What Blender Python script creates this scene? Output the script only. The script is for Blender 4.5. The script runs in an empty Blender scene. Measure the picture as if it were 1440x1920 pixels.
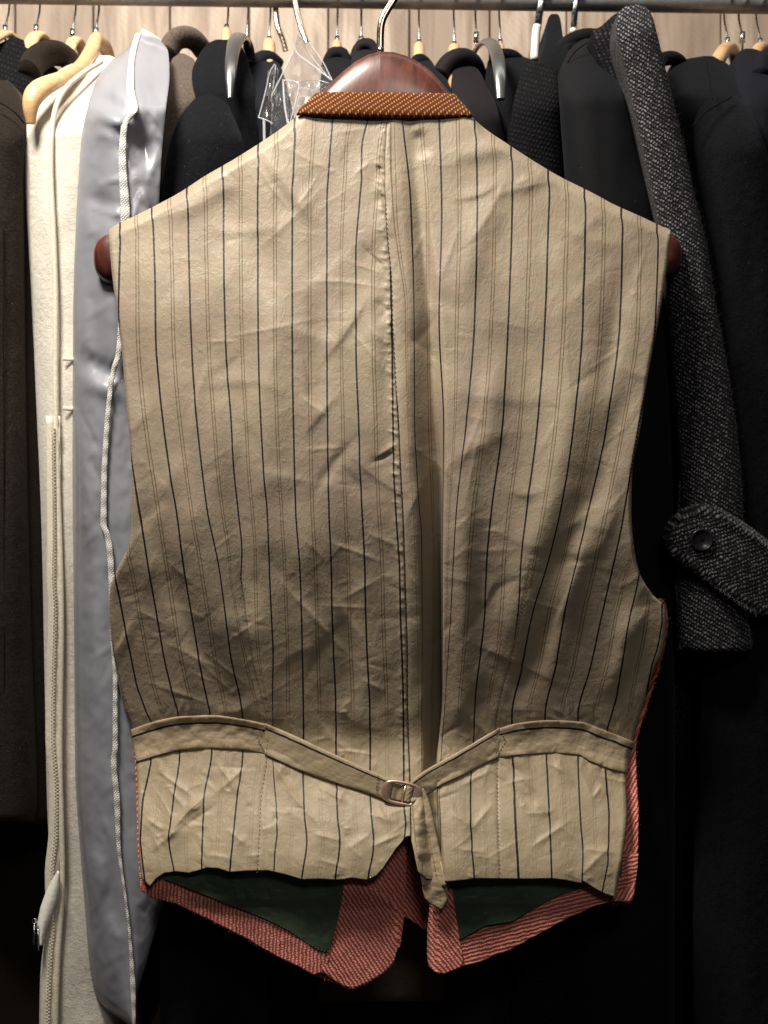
import bpy, math, random
import numpy as np
from mathutils import Vector

SC = bpy.context.scene
COL = SC.collection
rng = np.random.default_rng(7)
random.seed(7)

# ------------------------------------------------------------------ camera
D = 1.0            # metres from the lens to the plane of the waistcoat
S = 0.0005         # metres per photo pixel in that plane
cam = bpy.data.cameras.new('camera')
camo = bpy.data.objects.new('camera', cam)
COL.objects.link(camo)
camo.location = (0, -D, 0)
camo.rotation_euler = (math.radians(90), 0, 0)
cam.sensor_fit = 'VERTICAL'
cam.sensor_height = 24.0
cam.lens = 25.0
cam.clip_start = 0.02
cam.clip_end = 50
cam.dof.use_dof = True
cam.dof.focus_distance = 1.0
cam.dof.aperture_fstop = 4.2
SC.camera = camo

# ------------------------------------------------------------------ world and lamps
world = bpy.data.worlds.new('World')
SC.world = world
world.use_nodes = True
bg = world.node_tree.nodes['Background']
bg.inputs[0].default_value = (0.75, 0.8, 1.0, 1)
bg.inputs[1].default_value = 0.012


def area(name, loc, target, sx, sy, power, col):
    l = bpy.data.lights.new(name, 'AREA')
    l.shape = 'RECTANGLE'
    l.size = sx
    l.size_y = sy
    l.energy = power
    l.color = col
    o = bpy.data.objects.new(name, l)
    o.location = loc
    o.rotation_euler = (Vector(target) - Vector(loc)).to_track_quat('-Z', 'Y').to_euler()
    COL.objects.link(o)
    return o


area('ceiling_or_fill_light', (-0.46, -0.50, 1.20), (0, 0.03, 0.0), 0.42, 0.18, 35.0, (1.0, 0.93, 0.82))
area('ceiling_or_fill_light', (0.25, -1.75, 1.15), (0, 0.03, -0.15), 0.5, 0.3, 7.0, (1.0, 0.93, 0.82))  # unseen frontal fill, added to brighten the coral fronts under the hem
area('ceiling_spot', (0.1, -0.02, 1.30), (0.0, 0.45, 0.5), 1.6, 0.16, 2.8, (1.0, 0.93, 0.84))

SC.view_settings.view_transform = 'Standard'
SC.view_settings.look = 'None'
SC.view_settings.exposure = 0.0
SC.view_settings.gamma = 1.0
SC.render.engine = 'CYCLES'
SC.cycles.use_denoising = True
SC.cycles.max_bounces = 6
SC.cycles.transparent_max_bounces = 12
SC.cycles.caustics_reflective = False
SC.cycles.caustics_refractive = False


# ------------------------------------------------------------------ small helpers
def pt(px, py, Y):
    """world point that is seen at photo pixel px, py when it lies Y metres behind the waistcoat plane"""
    k = S * (D + Y) / D
    return ((px - 720.0) * k, Y, (960.0 - py) * k)


def ptv(px, py, Y):
    k = S * (D + Y) / D
    return np.stack([(px - 720.0) * k, Y + 0 * px, (960.0 - py) * k], -1)


def pchip(xk, yk, x):
    xk = np.asarray(xk, float); yk = np.asarray(yk, float); x = np.clip(np.asarray(x, float), xk[0], xk[-1])
    if len(xk) < 3:
        return np.interp(x, xk, yk)
    h = np.diff(xk); d = np.diff(yk) / h
    m = np.zeros(len(xk))
    for i in range(1, len(xk) - 1):
        if d[i - 1] * d[i] > 0:
            w1 = 2 * h[i] + h[i - 1]; w2 = h[i] + 2 * h[i - 1]
            m[i] = (w1 + w2) / (w1 / d[i - 1] + w2 / d[i])
    m[0] = d[0]; m[-1] = d[-1]
    i = np.clip(np.searchsorted(xk, x) - 1, 0, len(h) - 1)
    t = (x - xk[i]) / h[i]
    return ((2 * t**3 - 3 * t**2 + 1) * yk[i] + (t**3 - 2 * t**2 + t) * h[i] * m[i]
            + (-2 * t**3 + 3 * t**2) * yk[i + 1] + (t**3 - t**2) * h[i] * m[i + 1])


_tab = np.random.default_rng(3).random((256, 256))


def vnoise(x, y, seed=0):
    x = np.asarray(x, float) + seed * 17.31; y = np.asarray(y, float) + seed * 9.17
    xi = np.floor(x).astype(int); yi = np.floor(y).astype(int)
    fx = x - xi; fy = y - yi
    fx = fx * fx * fx * (fx * (fx * 6 - 15) + 10); fy = fy * fy * fy * (fy * (fy * 6 - 15) + 10)
    a = _tab[xi % 256, yi % 256]; b = _tab[(xi + 1) % 256, yi % 256]
    c = _tab[xi % 256, (yi + 1) % 256]; d = _tab[(xi + 1) % 256, (yi + 1) % 256]
    return (a * (1 - fx) + b * fx) * (1 - fy) + (c * (1 - fx) + d * fx) * fy - 0.5


def fbm(x, y, seed=0, oct=4):
    r = 0; a = 1.0
    for k in range(oct):
        r = r + a * vnoise(np.asarray(x) * 2**k, np.asarray(y) * 2**k, seed + k * 5)
        a *= 0.5
    return r


def mesh_obj(name, verts, faces, mat, parent=None, uvs=None, smooth=True, loc=None):
    """verts (n,3) array, faces list or (m,4) array, uvs dict name -> (n,2) per vertex"""
    me = bpy.data.meshes.new(name)
    V = np.asarray(verts, float)
    if parent is not None:
        V = V - np.array(parent.location)
    F = np.asarray(faces) if not isinstance(faces, list) else faces
    if isinstance(F, np.ndarray):
        n, k = F.shape
        me.vertices.add(len(V)); me.vertices.foreach_set('co', V.ravel())
        me.loops.add(n * k); me.loops.foreach_set('vertex_index', F.ravel().astype(np.int32))
        me.polygons.add(n); me.polygons.foreach_set('loop_start', np.arange(0, n * k, k, dtype=np.int32))
        me.update(calc_edges=True)
    else:
        me.from_pydata([tuple(v) for v in V], [], F)
    me.validate()
    if uvs:
        li = np.zeros(len(me.loops), np.int32); me.loops.foreach_get('vertex_index', li)
        for un, ua in uvs.items():
            l = me.uv_layers.new(name=un)
            l.data.foreach_set('uv', np.asarray(ua, np.float32)[li].ravel())
    me.polygons.foreach_set('use_smooth', [smooth] * len(me.polygons))
    if mat is not None:
        me.materials.append(mat)
    o = bpy.data.objects.new(name, me)
    COL.objects.link(o)
    if parent is not None:
        o.parent = parent
    return o


def subpart(name, verts, faces, mat, parent, **k):
    """child of a part whose own origin is the thing's origin"""
    root = parent
    while root.parent is not None:
        root = root.parent
    V = np.asarray(verts, float) - np.array(root.location)
    o = mesh_obj(name, V, faces, mat, None, **k)
    o.parent = parent
    return o


def thing(name, label, cat, loc, group=None):
    o = bpy.data.objects.new(name, None)
    o.empty_display_size = 0.05
    COL.objects.link(o)
    o.location = loc
    o['label'] = label
    o['category'] = cat
    if group:
        o['group'] = group
    return o


def gridfaces(nr, nc, wrap=False):
    r = np.arange(nr - 1)[:, None]
    c = np.arange(nc if wrap else nc - 1)[None, :]
    c1 = (c + 1) % nc
    a = r * nc + c; b = r * nc + c1; d = (r + 1) * nc + c; e = (r + 1) * nc + c1
    return np.stack([a, d, e, b], -1).reshape(-1, 4)


def solid(o, t, off=-1):
    m = o.modifiers.new('thickness', 'SOLIDIFY')
    m.thickness = t
    m.offset = off
    return o


def tube(name, pts, rad, mat, parent, seg=10, flat=1.0, smooth_path=0, up=(0, 1, 0), closed_ends=True, uvs=True):
    P = np.asarray(pts, float)
    R = np.full(len(P), rad, float) if np.isscalar(rad) else np.asarray(rad, float)
    for _ in range(smooth_path):
        Q = [P[0]]; RR = [R[0]]
        for i in range(len(P) - 1):
            Q += [P[i] * .75 + P[i + 1] * .25, P[i] * .25 + P[i + 1] * .75]
            RR += [R[i] * .75 + R[i + 1] * .25, R[i] * .25 + R[i + 1] * .75]
        Q.append(P[-1]); RR.append(R[-1])
        P = np.array(Q); R = np.array(RR)
    T = np.gradient(P, axis=0); T /= np.linalg.norm(T, axis=1)[:, None] + 1e-12
    A = np.cross(T, np.array(up, float)); n = np.linalg.norm(A, axis=1)
    A[n < 1e-3] = np.cross(T[n < 1e-3], np.array([0.3, 0.1, 1.0]))
    A /= np.linalg.norm(A, axis=1)[:, None]
    B = np.cross(A, T)
    th = np.linspace(0, 2 * np.pi, seg, endpoint=False)
    V = (P[:, None, :] + R[:, None, None] * (np.cos(th)[None, :, None] * A[:, None, :]
         + flat * np.sin(th)[None, :, None] * B[:, None, :])).reshape(-1, 3)
    F = [tuple(f) for f in gridfaces(len(P), seg, True)]
    if closed_ends:
        F.append(tuple(range(seg)))
        F.append(tuple(range((len(P) - 1) * seg, len(P) * seg))[::-1])
    root = parent
    if parent is not None and parent.parent is not None:
        return subpart(name, V, F, mat, parent)
    return mesh_obj(name, V, F, mat, parent)


# ------------------------------------------------------------------ materials
class NT:
    def __init__(self, name):
        self.m = bpy.data.materials.new(name)
        self.m.use_nodes = True
        self.t = self.m.node_tree
        self.b = self.t.nodes['Principled BSDF']
        self.out = self.t.nodes['Material Output']

    def n(self, typ, **kw):
        nd = self.t.nodes.new(typ)
        for k, v in kw.items():
            if hasattr(nd, k):
                setattr(nd, k, v)
        return nd

    def set(self, nd, key, v):
        if hasattr(v, 'links') or isinstance(v, bpy.types.NodeSocket):
            self.t.links.new(v, nd.inputs[key])
        else:
            nd.inputs[key].default_value = v

    def math(self, op, a, b=None, c=None, clamp=False):
        nd = self.n('ShaderNodeMath', operation=op)
        nd.use_clamp = clamp
        self.set(nd, 0, a)
        if b is not None:
            self.set(nd, 1, b)
        if c is not None:
            self.set(nd, 2, c)
        return nd.outputs[0]

    def mix(self, f, a, b):
        nd = self.n('ShaderNodeMix', data_type='RGBA')
        self.set(nd, 0, f)
        self.set(nd, 6, a if isinstance(a, bpy.types.NodeSocket) else (*a, 1))
        self.set(nd, 7, b if isinstance(b, bpy.types.NodeSocket) else (*b, 1))
        return nd.outputs[2]

    def uv(self, name='px'):
        nd = self.n('ShaderNodeUVMap')
        nd.uv_map = name
        return nd.outputs[0]

    def objco(self):
        return self.n('ShaderNodeTexCoord').outputs['Object']

    def mapping(self, vec, scale=(1, 1, 1), rot=(0, 0, 0), loc=(0, 0, 0)):
        nd = self.n('ShaderNodeMapping')
        self.t.links.new(vec, nd.inputs[0])
        nd.inputs['Scale'].default_value = scale
        nd.inputs['Rotation'].default_value = rot
        nd.inputs['Location'].default_value = loc
        return nd.outputs[0]

    def noise(self, vec, scale, detail=3, rough=0.5, dist=0.0):
        nd = self.n('ShaderNodeTexNoise')
        self.t.links.new(vec, nd.inputs['Vector'])
        nd.inputs['Scale'].default_value = scale
        nd.inputs['Detail'].default_value = detail
        nd.inputs['Roughness'].default_value = rough
        nd.inputs['Distortion'].default_value = dist
        return nd.outputs[0]

    def ramp(self, f, lo, hi, a=0.0, b=1.0, smooth=True):
        nd = self.n('ShaderNodeMapRange')
        if smooth:
            nd.interpolation_type = 'SMOOTHSTEP'
        self.set(nd, 0, f)
        for i, v in zip((1, 2, 3, 4), (lo, hi, a, b)):
            self.set(nd, i, v)
        return nd.outputs[0]

    def sep(self, vec):
        nd = self.n('ShaderNodeSeparateXYZ')
        self.t.links.new(vec, nd.inputs[0])
        return nd.outputs

    def bump(self, h, dist=0.001, strength=1.0, normal=None):
        nd = self.n('ShaderNodeBump')
        self.t.links.new(h, nd.inputs['Height'])
        nd.inputs['Distance'].default_value = dist
        nd.inputs['Strength'].default_value = strength
        if normal is not None:
            self.t.links.new(normal, nd.inputs['Normal'])
        self.t.links.new(nd.outputs[0], self.b.inputs['Normal'])
        return nd.outputs[0]

    def color(self, c):
        self.set(self.b, 'Base Color', c if isinstance(c, bpy.types.NodeSocket) else (*c, 1))

    def p(self, **kw):
        for k, v in kw.items():
            self.set(self.b, k.replace('_', ' ').replace('IOR Level', 'IOR Level'), v)
        return self


def cloth(name, col, rough=0.85, sheen=0.3, sheen_tint=(1, 1, 1), spec=0.12, nscale=900, bump=0.0004, var=0.35, big=6):
    t = NT(name)
    o = t.objco()
    n1 = t.noise(o, nscale, 3, 0.7)
    n2 = t.noise(t.mapping(o, (1, 1, .6)), big, 3)
    f = t.math('MULTIPLY', t.ramp(n1, .3, .7, 1 - var, 1 + var), t.ramp(n2, .25, .75, .75, 1.25))
    mx = t.n('ShaderNodeVectorMath', operation='SCALE')
    mx.inputs[0].default_value = col
    t.set(mx, 3, f)
    t.t.links.new(mx.outputs[0], t.b.inputs['Base Color'])
    t.set(t.b, 'Roughness', rough)
    t.set(t.b, 'Specular IOR Level', spec)
    t.set(t.b, 'Sheen Weight', sheen)
    t.set(t.b, 'Sheen Tint', (*sheen_tint, 1))
    t.bump(t.math('ADD', n1, t.math('MULTIPLY', t.noise(o, nscale / 5, 3, .6), 2.0)), bump, 0.7)
    return t.m


def twill(name, dark, light, period, bead, thresh=0.35, random_amt=0.0, jitter=0.35, rough=0.8, bump=0.0006, sheen=0.3,
          power=1.0, alt=None, wash=None, cont=.9, dmax=.5):
    """ribs of small beads; uv map 'twill' is in photo pixels, u across the ribs, v along them"""
    t = NT(name)
    uv = t.uv('twill')
    j1 = t.noise(uv, 0.09, 3, 0.6)
    j2 = t.noise(t.mapping(uv, (1, 1, 1), loc=(31, 7, 3)), 0.13, 3, 0.6)
    s = t.sep(uv)
    u = t.math('ADD', t.math('DIVIDE', s[0], period), t.math('MULTIPLY', t.math('SUBTRACT', j1, .5), jitter * 3))
    fl = t.math('FLOOR', u)
    v = t.math('ADD', t.math('DIVIDE', s[1], bead), t.math('MULTIPLY', t.math('SUBTRACT', j2, .5), jitter * 4))
    v = t.math('ADD', v, t.math('MULTIPLY', fl, 0.37))
    fv = t.math('FLOOR', v)
    cu = t.math('SUBTRACT', t.math('SUBTRACT', u, fl), .5)
    cv = t.math('SUBTRACT', t.math('SUBTRACT', v, fv), .5)
    d = t.math('SQRT', t.math('ADD', t.math('MULTIPLY', t.math('POWER', cu, 2.0), 1.3),
                              t.math('MULTIPLY', t.math('POWER', cv, 2.0), cont)))
    dot = t.ramp(d, 0.12, dmax, 1.0, 0.0)
    wn = t.n('ShaderNodeTexWhiteNoise', noise_dimensions='2D')
    cx = t.n('ShaderNodeCombineXYZ')
    t.set(cx, 0, fl); t.set(cx, 1, fv)
    t.t.links.new(cx.outputs[0], wn.inputs['Vector'])
    rnd = wn.outputs[0]
    if random_amt > 0:
        amt = t.math('MULTIPLY', dot, t.ramp(rnd, thresh - .25, thresh + .5, 1 - random_amt, 1.0))
    else:
        amt = dot
    if power != 1.0:
        amt = t.math('POWER', amt, power)
    fine = t.noise(uv, 0.9, 3, 0.7)
    amt2 = t.math('MULTIPLY', amt, t.ramp(fine, .25, .65, .45, 1.1))
    lc = light
    if alt is not None:
        lc = t.mix(t.ramp(rnd, .3, .9), light, alt)
    c = t.mix(amt2, dark, lc)
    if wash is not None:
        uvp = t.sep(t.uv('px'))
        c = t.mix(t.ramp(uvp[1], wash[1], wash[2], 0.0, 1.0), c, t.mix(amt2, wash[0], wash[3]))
    t.color(c)
    t.set(t.b, 'Roughness', rough)
    t.set(t.b, 'Specular IOR Level', 0.1)
    t.set(t.b, 'Sheen Weight', sheen * .35)
    t.bump(t.math('ADD', t.math('MULTIPLY', amt, 1.0), t.math('MULTIPLY', fine, .5)), bump, 0.8)
    return t.m


def mat_silk(stripes=True, name='striped_silk'):
    t = NT(name)
    px = t.uv('px')
    big = t.noise(px, 0.0052, 4, 0.55, .4)
    mid = t.noise(t.mapping(px, (1, 1, 1), loc=(400, 90, 0)), 0.03, 4, 0.6)
    fine = t.noise(px, 0.55, 2, 0.6)
    c = t.mix(t.ramp(big, .38, .62), (0.312, 0.250, 0.186), (0.362, 0.302, 0.212))
    c = t.mix(t.ramp(mid, .42, .72, 0, .55), c, (0.36, 0.250, 0.180))
    c = t.mix(t.ramp(fine, .35, .65, 0, .22), c, (0.20, 0.145, 0.095))
    # yellower, slightly lighter tint near the hem, with a blotchy upper edge
    pv = t.sep(px)
    yel = t.ramp(t.math('ADD', pv[1], t.math('MULTIPLY', t.math('SUBTRACT', t.noise(px, .012, 3), .5), 160.0)), -1375.0, -1325.0, .6, 0.0)
    c = t.mix(yel, c, t.mix(t.ramp(mid, .35, .65), (0.370, 0.288, 0.176), (0.415, 0.336, 0.212)))
    if stripes:
        st = t.sep(t.uv('stripe'))
        s = st[0]
        fr = t.math('ABSOLUTE', t.math('SUBTRACT', t.math('FRACT', t.math('ADD', s, .5)), .5))
        wob = t.math('MULTIPLY', t.math('SUBTRACT', t.noise(px, 0.5, 2), .5), .010)
        frd = t.math('ADD', fr, wob)
        dark = t.ramp(frd, .023, .033, 1, 0)
        edge = t.math('MULTIPLY', t.ramp(frd, .033, .048, 1, 0), .15)
        fr2 = t.math('ABSOLUTE', t.math('SUBTRACT', t.math('FRACT', s), .5))
        dd = t.math('ABSOLUTE', t.math('SUBTRACT', fr2, .041))
        thin = t.ramp(t.math('ADD', dd, t.math('MULTIPLY', wob, .6)), .006, .018, .78, 0)
        fade = t.ramp(st[1], -13.6, -13.0, .30, 1)
        thin = t.math('MULTIPLY', thin, fade)
        inner = t.math('MULTIPLY', t.ramp(fr2, .03, .04, .14, 0), fade)
        c = t.mix(edge, c, (0.50, 0.43, 0.35))
        c = t.mix(inner, c, (0.30, 0.20, 0.08))
        c = t.mix(thin, c, (0.075, 0.043, 0.014))
        c = t.mix(dark, c, (0.010, 0.006, 0.008))
    t.color(c)
    t.set(t.b, 'Roughness', t.ramp(mid, .3, .7, .47, .60))
    t.set(t.b, 'Specular IOR Level', .5)
    t.set(t.b, 'Sheen Weight', .05)
    t.set(t.b, 'Sheen Roughness', .4)
    # fine diagonal weave and slight surface crumple
    w = t.n('ShaderNodeTexWave', wave_type='BANDS', bands_direction='DIAGONAL')
    t.t.links.new(px, w.inputs['Vector'])
    w.inputs['Scale'].default_value = 0.08
    w.inputs['Distortion'].default_value = 1.0
    w.inputs['Detail Scale'].default_value = 0.5
    cr = t.noise(px, 0.05, 5, .68, .6)
    r1 = t.math('ABSOLUTE', t.math('SUBTRACT', t.noise(t.mapping(px, (1, .55, 1), rot=(0, 0, .7)), 0.035, 3, .6, .8), .5))
    r2 = t.math('ABSOLUTE', t.math('SUBTRACT', t.noise(t.mapping(px, (1, .5, 1), rot=(0, 0, -.6)), 0.055, 3, .6, .8), .5))
    ridg = t.math('ADD', t.ramp(r1, 0, .07, 1, 0, False), t.math('MULTIPLY', t.ramp(r2, 0, .06, 1, 0, False), .6))
    h = t.math('ADD', t.math('MULTIPLY', cr, 1.6), t.math('MULTIPLY', fine, .25))
    h = t.math('ADD', h, t.math('MULTIPLY', ridg, .32))
    t.bump(h, 0.00036, 0.9)
    return t.m


def mat_wood(name, a, b, rough=.35, coat=.3, scale=12, stretch=(1, 1, .15)):
    t = NT(name)
    o = t.objco()
    w = t.noise(t.mapping(o, stretch), scale, 6, .6, 1.5)
    f = t.noise(t.mapping(o, (stretch[0] * 2, stretch[1] * 2, stretch[2] * 2)), scale * 7, 3, .6)
    c = t.mix(t.ramp(w, .35, .68), a, b)
    c = t.mix(t.ramp(f, .4, .8, 0, .5), c, tuple(x * .55 for x in a))
    t.color(c)
    t.set(t.b, 'Roughness', rough)
    t.set(t.b, 'Coat Weight', coat)
    t.set(t.b, 'Coat Roughness', .18)
    t.bump(f, 0.0002, .4)
    return t.m


def mat_metal(name, col, rough=.25):
    t = NT(name)
    t.color(t.mix(t.ramp(t.noise(t.objco(), 150, 3), .4, .7, 0, .4), col, tuple(c * .7 for c in col)))
    t.set(t.b, 'Metallic', 1.0)
    t.set(t.b, 'Roughness', t.ramp(t.noise(t.objco(), 300, 3), .3, .7, rough * .7, rough * 1.3))
    return t.m


def mat_vinyl(name, col, alpha, rough=.15):
    t = NT(name)
    t.color(t.mix(t.ramp(t.noise(t.objco(), 9, 4), .35, .65), col, tuple(c * .9 for c in col)))
    t.set(t.b, 'Roughness', rough)
    t.set(t.b, 'Alpha', alpha)
    t.set(t.b, 'Coat Weight', .4)
    t.bump(t.noise(t.objco(), 25, 3, .45, .6), 0.003, .25)
    return t.m


M = {}
M['silk'] = mat_silk(True)
M['silk_plain'] = mat_silk(False, 'plain_silk')
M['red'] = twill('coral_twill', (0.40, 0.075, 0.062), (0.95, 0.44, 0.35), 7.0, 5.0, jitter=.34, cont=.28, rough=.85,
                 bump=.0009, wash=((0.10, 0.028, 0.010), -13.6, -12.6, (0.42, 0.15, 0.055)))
M['rust'] = twill('rust_twill', (0.075, 0.018, 0.004), (0.52, 0.22, 0.060), 7.6, 5.0, jitter=.08, dmax=.42, rough=.75, bump=.0008,
                  power=1.3)
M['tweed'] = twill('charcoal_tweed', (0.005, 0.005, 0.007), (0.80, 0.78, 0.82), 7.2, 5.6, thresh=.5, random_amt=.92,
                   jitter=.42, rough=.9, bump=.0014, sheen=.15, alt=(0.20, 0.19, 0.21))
M['tweed_shaded'] = twill('shaded_charcoal_tweed', (0.004, 0.004, 0.006), (0.05, 0.045, 0.055), 9, 7, thresh=.5, random_amt=.8,
                       jitter=.4, rough=.95, bump=.001, sheen=0)  # dark copy of the tweed, with shade put into its colour
M['green'] = cloth('green_lining', (0.045, 0.068, 0.042), rough=.34, sheen=.1, spec=.6, nscale=1600, bump=.0003, var=.2,
                   big=9)
M['thread_dark'] = cloth('dark_thread', (0.05, 0.025, 0.015), rough=.8, nscale=500)
M['thread_tan'] = cloth('tan_thread', (0.16, 0.10, 0.05), rough=.8, nscale=500)
M['thread_green'] = cloth('green_thread', (0.05, 0.11, 0.05), rough=.8, nscale=500)
M['mahogany'] = mat_wood('mahogany', (0.045, 0.010, 0.007), (0.14, 0.036, 0.023), .40, .22, 30, (1, .3, .35))
M['beech'] = mat_wood('beech', (0.60, 0.36, 0.17), (0.74, 0.50, 0.28), .38, .3, 30, (.3, .2, 1))
M['steel'] = mat_metal('steel', (0.55, 0.55, 0.56), .25)
M['rail'] = mat_metal('brushed_steel', (0.42, 0.42, 0.43), .5)
M['rail'].node_tree.nodes['Principled BSDF'].inputs['Metallic'].default_value = .5
M['brass'] = mat_metal('pale_brass', (0.62, 0.53, 0.42), .18)
M['rosegold'] = mat_metal('rose_gold', (0.70, 0.49, 0.37), .34)
M['rosegold'].node_tree.nodes['Principled BSDF'].inputs['Metallic'].default_value = .7
M['black_wool'] = cloth('black_wool', (0.0040, 0.0042, 0.0055), .95, .035, (.5, .6, .8), nscale=420, bump=.0012, var=.5)
M['black_smooth'] = cloth('black_suiting', (0.0050, 0.0050, 0.0062), .8, .03, (.7, .8, 1), spec=.12, nscale=1400, bump=.0002, var=.2)
M['black_plum'] = cloth('plum_black_cloth', (0.0085, 0.0065, 0.0085), .72, .03, (.8, .7, .9), spec=.15, nscale=1200, bump=.0002, var=.2)
M['navy'] = cloth('navy_black_cloth', (0.0055, 0.006, 0.010), .8, .03, (.5, .6, 1), spec=.15, nscale=900, bump=.0005, var=.3)
M['black_knit'] = twill('black_knit', (0.0025, 0.0025, 0.0035), (0.014, 0.0135, 0.0155), 9, 7, jitter=.3, rough=.95,
                        bump=.0012, sheen=.02, random_amt=.5, thresh=.4)
M['brown'] = cloth('dark_brown_wool', (0.016, 0.012, 0.0095), .95, .06, (.9, .75, .6), spec=.1, nscale=500, bump=.0009, var=.45)
M['taupe'] = cloth('taupe_wool', (0.085, 0.066, 0.053), .95, .15, (1, .9, .8), nscale=480, bump=.0010, var=.45)
M['near_black'] = cloth('faded_black_cloth', (0.006, 0.005, 0.005), .95, .0, nscale=700, bump=.0005)
M['cream'] = cloth('cream_fleece', (0.62, 0.58, 0.51), .95, .15, (1, 1, .95), nscale=620, bump=.0007, var=.10, big=9)
M['cream_tape'] = cloth('cream_tape', (0.70, 0.64, 0.52), .85, .2, nscale=900, bump=.0004, var=.15)
M['ivory'] = cloth('ivory_cloth', (0.80, 0.77, 0.70), .8, .2, nscale=900, bump=.0004, var=.1)
M['binding'] = twill('white_binding', (0.50, 0.49, 0.47), (0.86, 0.85, 0.83), 4.2, 4.2, jitter=.1, rough=.9, bump=.0005)
M['grey_vinyl'] = mat_vinyl('grey_vinyl', (0.31, 0.315, 0.36), 0.80, .45)
M['button'] = NT('black_button').p(Roughness=.28).m
M['button'].node_tree.nodes['Principled BSDF'].inputs['Base Color'].default_value = (0.012, 0.012, 0.014, 1)
M['smoke_plastic'] = NT('polished_dark_steel').p(Roughness=.3, Metallic=.85, Base_Color=(.26, .26, .265, 1)).m


def mat_clear():
    t = NT('clear_vinyl')
    t.t.nodes.remove(t.b)
    tr = t.n('ShaderNodeBsdfTransparent')
    tr.inputs[0].default_value = (.86, .86, .88, 1)
    gl = t.n('ShaderNodeBsdfGlossy')
    gl.inputs['Roughness'].default_value = .2
    gl.inputs[0].default_value = (1, 1, 1, 1)
    df = t.n('ShaderNodeBsdfDiffuse')
    df.inputs[0].default_value = (.75, .76, .8, 1)
    fr = t.n('ShaderNodeFresnel')
    fr.inputs[0].default_value = 1.5
    bp = t.n('ShaderNodeBump')
    bp.inputs['Distance'].default_value = .003
    bp.inputs['Strength'].default_value = .7
    t.t.links.new(t.noise(t.objco(), 9, 2, .5, 1.0), bp.inputs['Height'])
    t.t.links.new(bp.outputs[0], gl.inputs['Normal'])
    t.t.links.new(bp.outputs[0], fr.inputs['Normal'])
    m0 = t.n('ShaderNodeMixShader')
    m0.inputs[0].default_value = .035
    t.t.links.new(tr.outputs[0], m0.inputs[1]); t.t.links.new(df.outputs[0], m0.inputs[2])
    m1 = t.n('ShaderNodeMixShader')
    t.t.links.new(t.math('ADD', t.math('MULTIPLY', fr.outputs[0], .9), .02, clamp=True), m1.inputs[0])
    t.t.links.new(m0.outputs[0], m1.inputs[1]); t.t.links.new(gl.outputs[0], m1.inputs[2])
    t.t.links.new(m1.outputs[0], t.out.inputs['Surface'])
    return t.m


M['white_plastic'] = cloth('white_plastic', (0.66, 0.65, 0.62), .4, 0, nscale=200, bump=.0001, var=.05)
M['clear'] = mat_clear()
M['clear_edge'] = mat_vinyl('clear_vinyl_edge', (0.62, 0.62, 0.66), .40, .15)


def mat_wall():
    t = NT('pale_oak')
    o = t.objco()
    oi = t.n('ShaderNodeObjectInfo')
    sh = t.n('ShaderNodeCombineXYZ')
    t.set(sh, 0, t.math('MULTIPLY', oi.outputs['Random'], 7.0)); t.set(sh, 2, t.math('MULTIPLY', oi.outputs['Random'], 13.0))
    ad = t.n('ShaderNodeVectorMath', operation='ADD')
    t.t.links.new(o, ad.inputs[0]); t.t.links.new(sh.outputs[0], ad.inputs[1])
    v = ad.outputs[0]
    g = t.noise(t.mapping(v, (1, 1, .10)), 45, 5, .6, .8)
    g2 = t.noise(t.mapping(v, (1, 1, .22)), 14, 3, .5, 1.0)
    w = t.n('ShaderNodeTexWave', wave_type='BANDS', bands_direction='DIAGONAL')
    t.t.links.new(v, w.inputs['Vector'])
    w.inputs['Scale'].default_value = 55
    w.inputs['Distortion'].default_value = 2.5
    c = t.mix(t.ramp(g2, .35, .65), (0.33, 0.25, 0.195), (0.54, 0.435, 0.35))
    c = t.mix(t.ramp(g, .42, .68, 0, .85), c, (0.22, 0.155, 0.115))
    c = t.mix(t.math('MULTIPLY', w.outputs[0], .22), c, (0.36, 0.26, 0.19))
    vo = t.n('ShaderNodeTexVoronoi')
    t.t.links.new(t.mapping(v, (1, 1, .32)), vo.inputs['Vector'])
    vo.inputs['Scale'].default_value = 11
    c = t.mix(t.ramp(vo.outputs[0], .06, .14, .92, 0), c, (0.045, 0.028, 0.020))
    t.color(c)
    t.set(t.b, 'Roughness', .6)
    t.bump(g, 0.0006, .5)
    return t.m


M['wall'] = mat_wall()


def tag_structure(o):
    o['kind'] = 'structure'
    return o


# ------------------------------------------------------------------ back wall of planks
wall = bpy.data.objects.new('back_wall', None)
COL.objects.link(wall)
wall.location = (0, 0.62, -1.0)
tag_structure(wall)


def box(x0, x1, y0, y1, z0, z1, bev=0.0):
    v = [(x, y, z) for x in (x0, x1) for y in (y0, y1) for z in (z0, z1)]
    f = [(0, 1, 3, 2), (4, 6, 7, 5), (0, 4, 5, 1), (2, 3, 7, 6), (0, 2, 6, 4), (1, 5, 7, 3)]
    return v, f


x = -1.25
while x < 1.25:
    w = 0.118 + random.uniform(-.004, .004)
    v, f = box(x, x + w - .0022, .60 + random.uniform(0, .0012), .635, -1.0, 1.5)
    o = mesh_obj('plank', v, f, M['wall'], wall, smooth=False)
    bv = o.modifiers.new('edge', 'BEVEL'); bv.width = .0012; bv.segments = 1
    x += w
v, f = box(-1.3, 1.3, .637, .66, -1.0, 1.5)
mesh_obj('backing_board', v, f, M['near_black'], wall, smooth=False)
v, f = box(-1.3, 1.3, -1.4, .70, -1.06, -1.0)
fl = mesh_obj('floor', v, f, cloth('dark_floor', (0.03, 0.026, 0.024), .8, 0), None, smooth=False)
tag_structure(fl)

# ------------------------------------------------------------------ rail
RY = 0.30


def rail_z(px):
    return (960 - (-9.0 - 6 + 19.0 * px / 1440.0)) * S * 1.30


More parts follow.
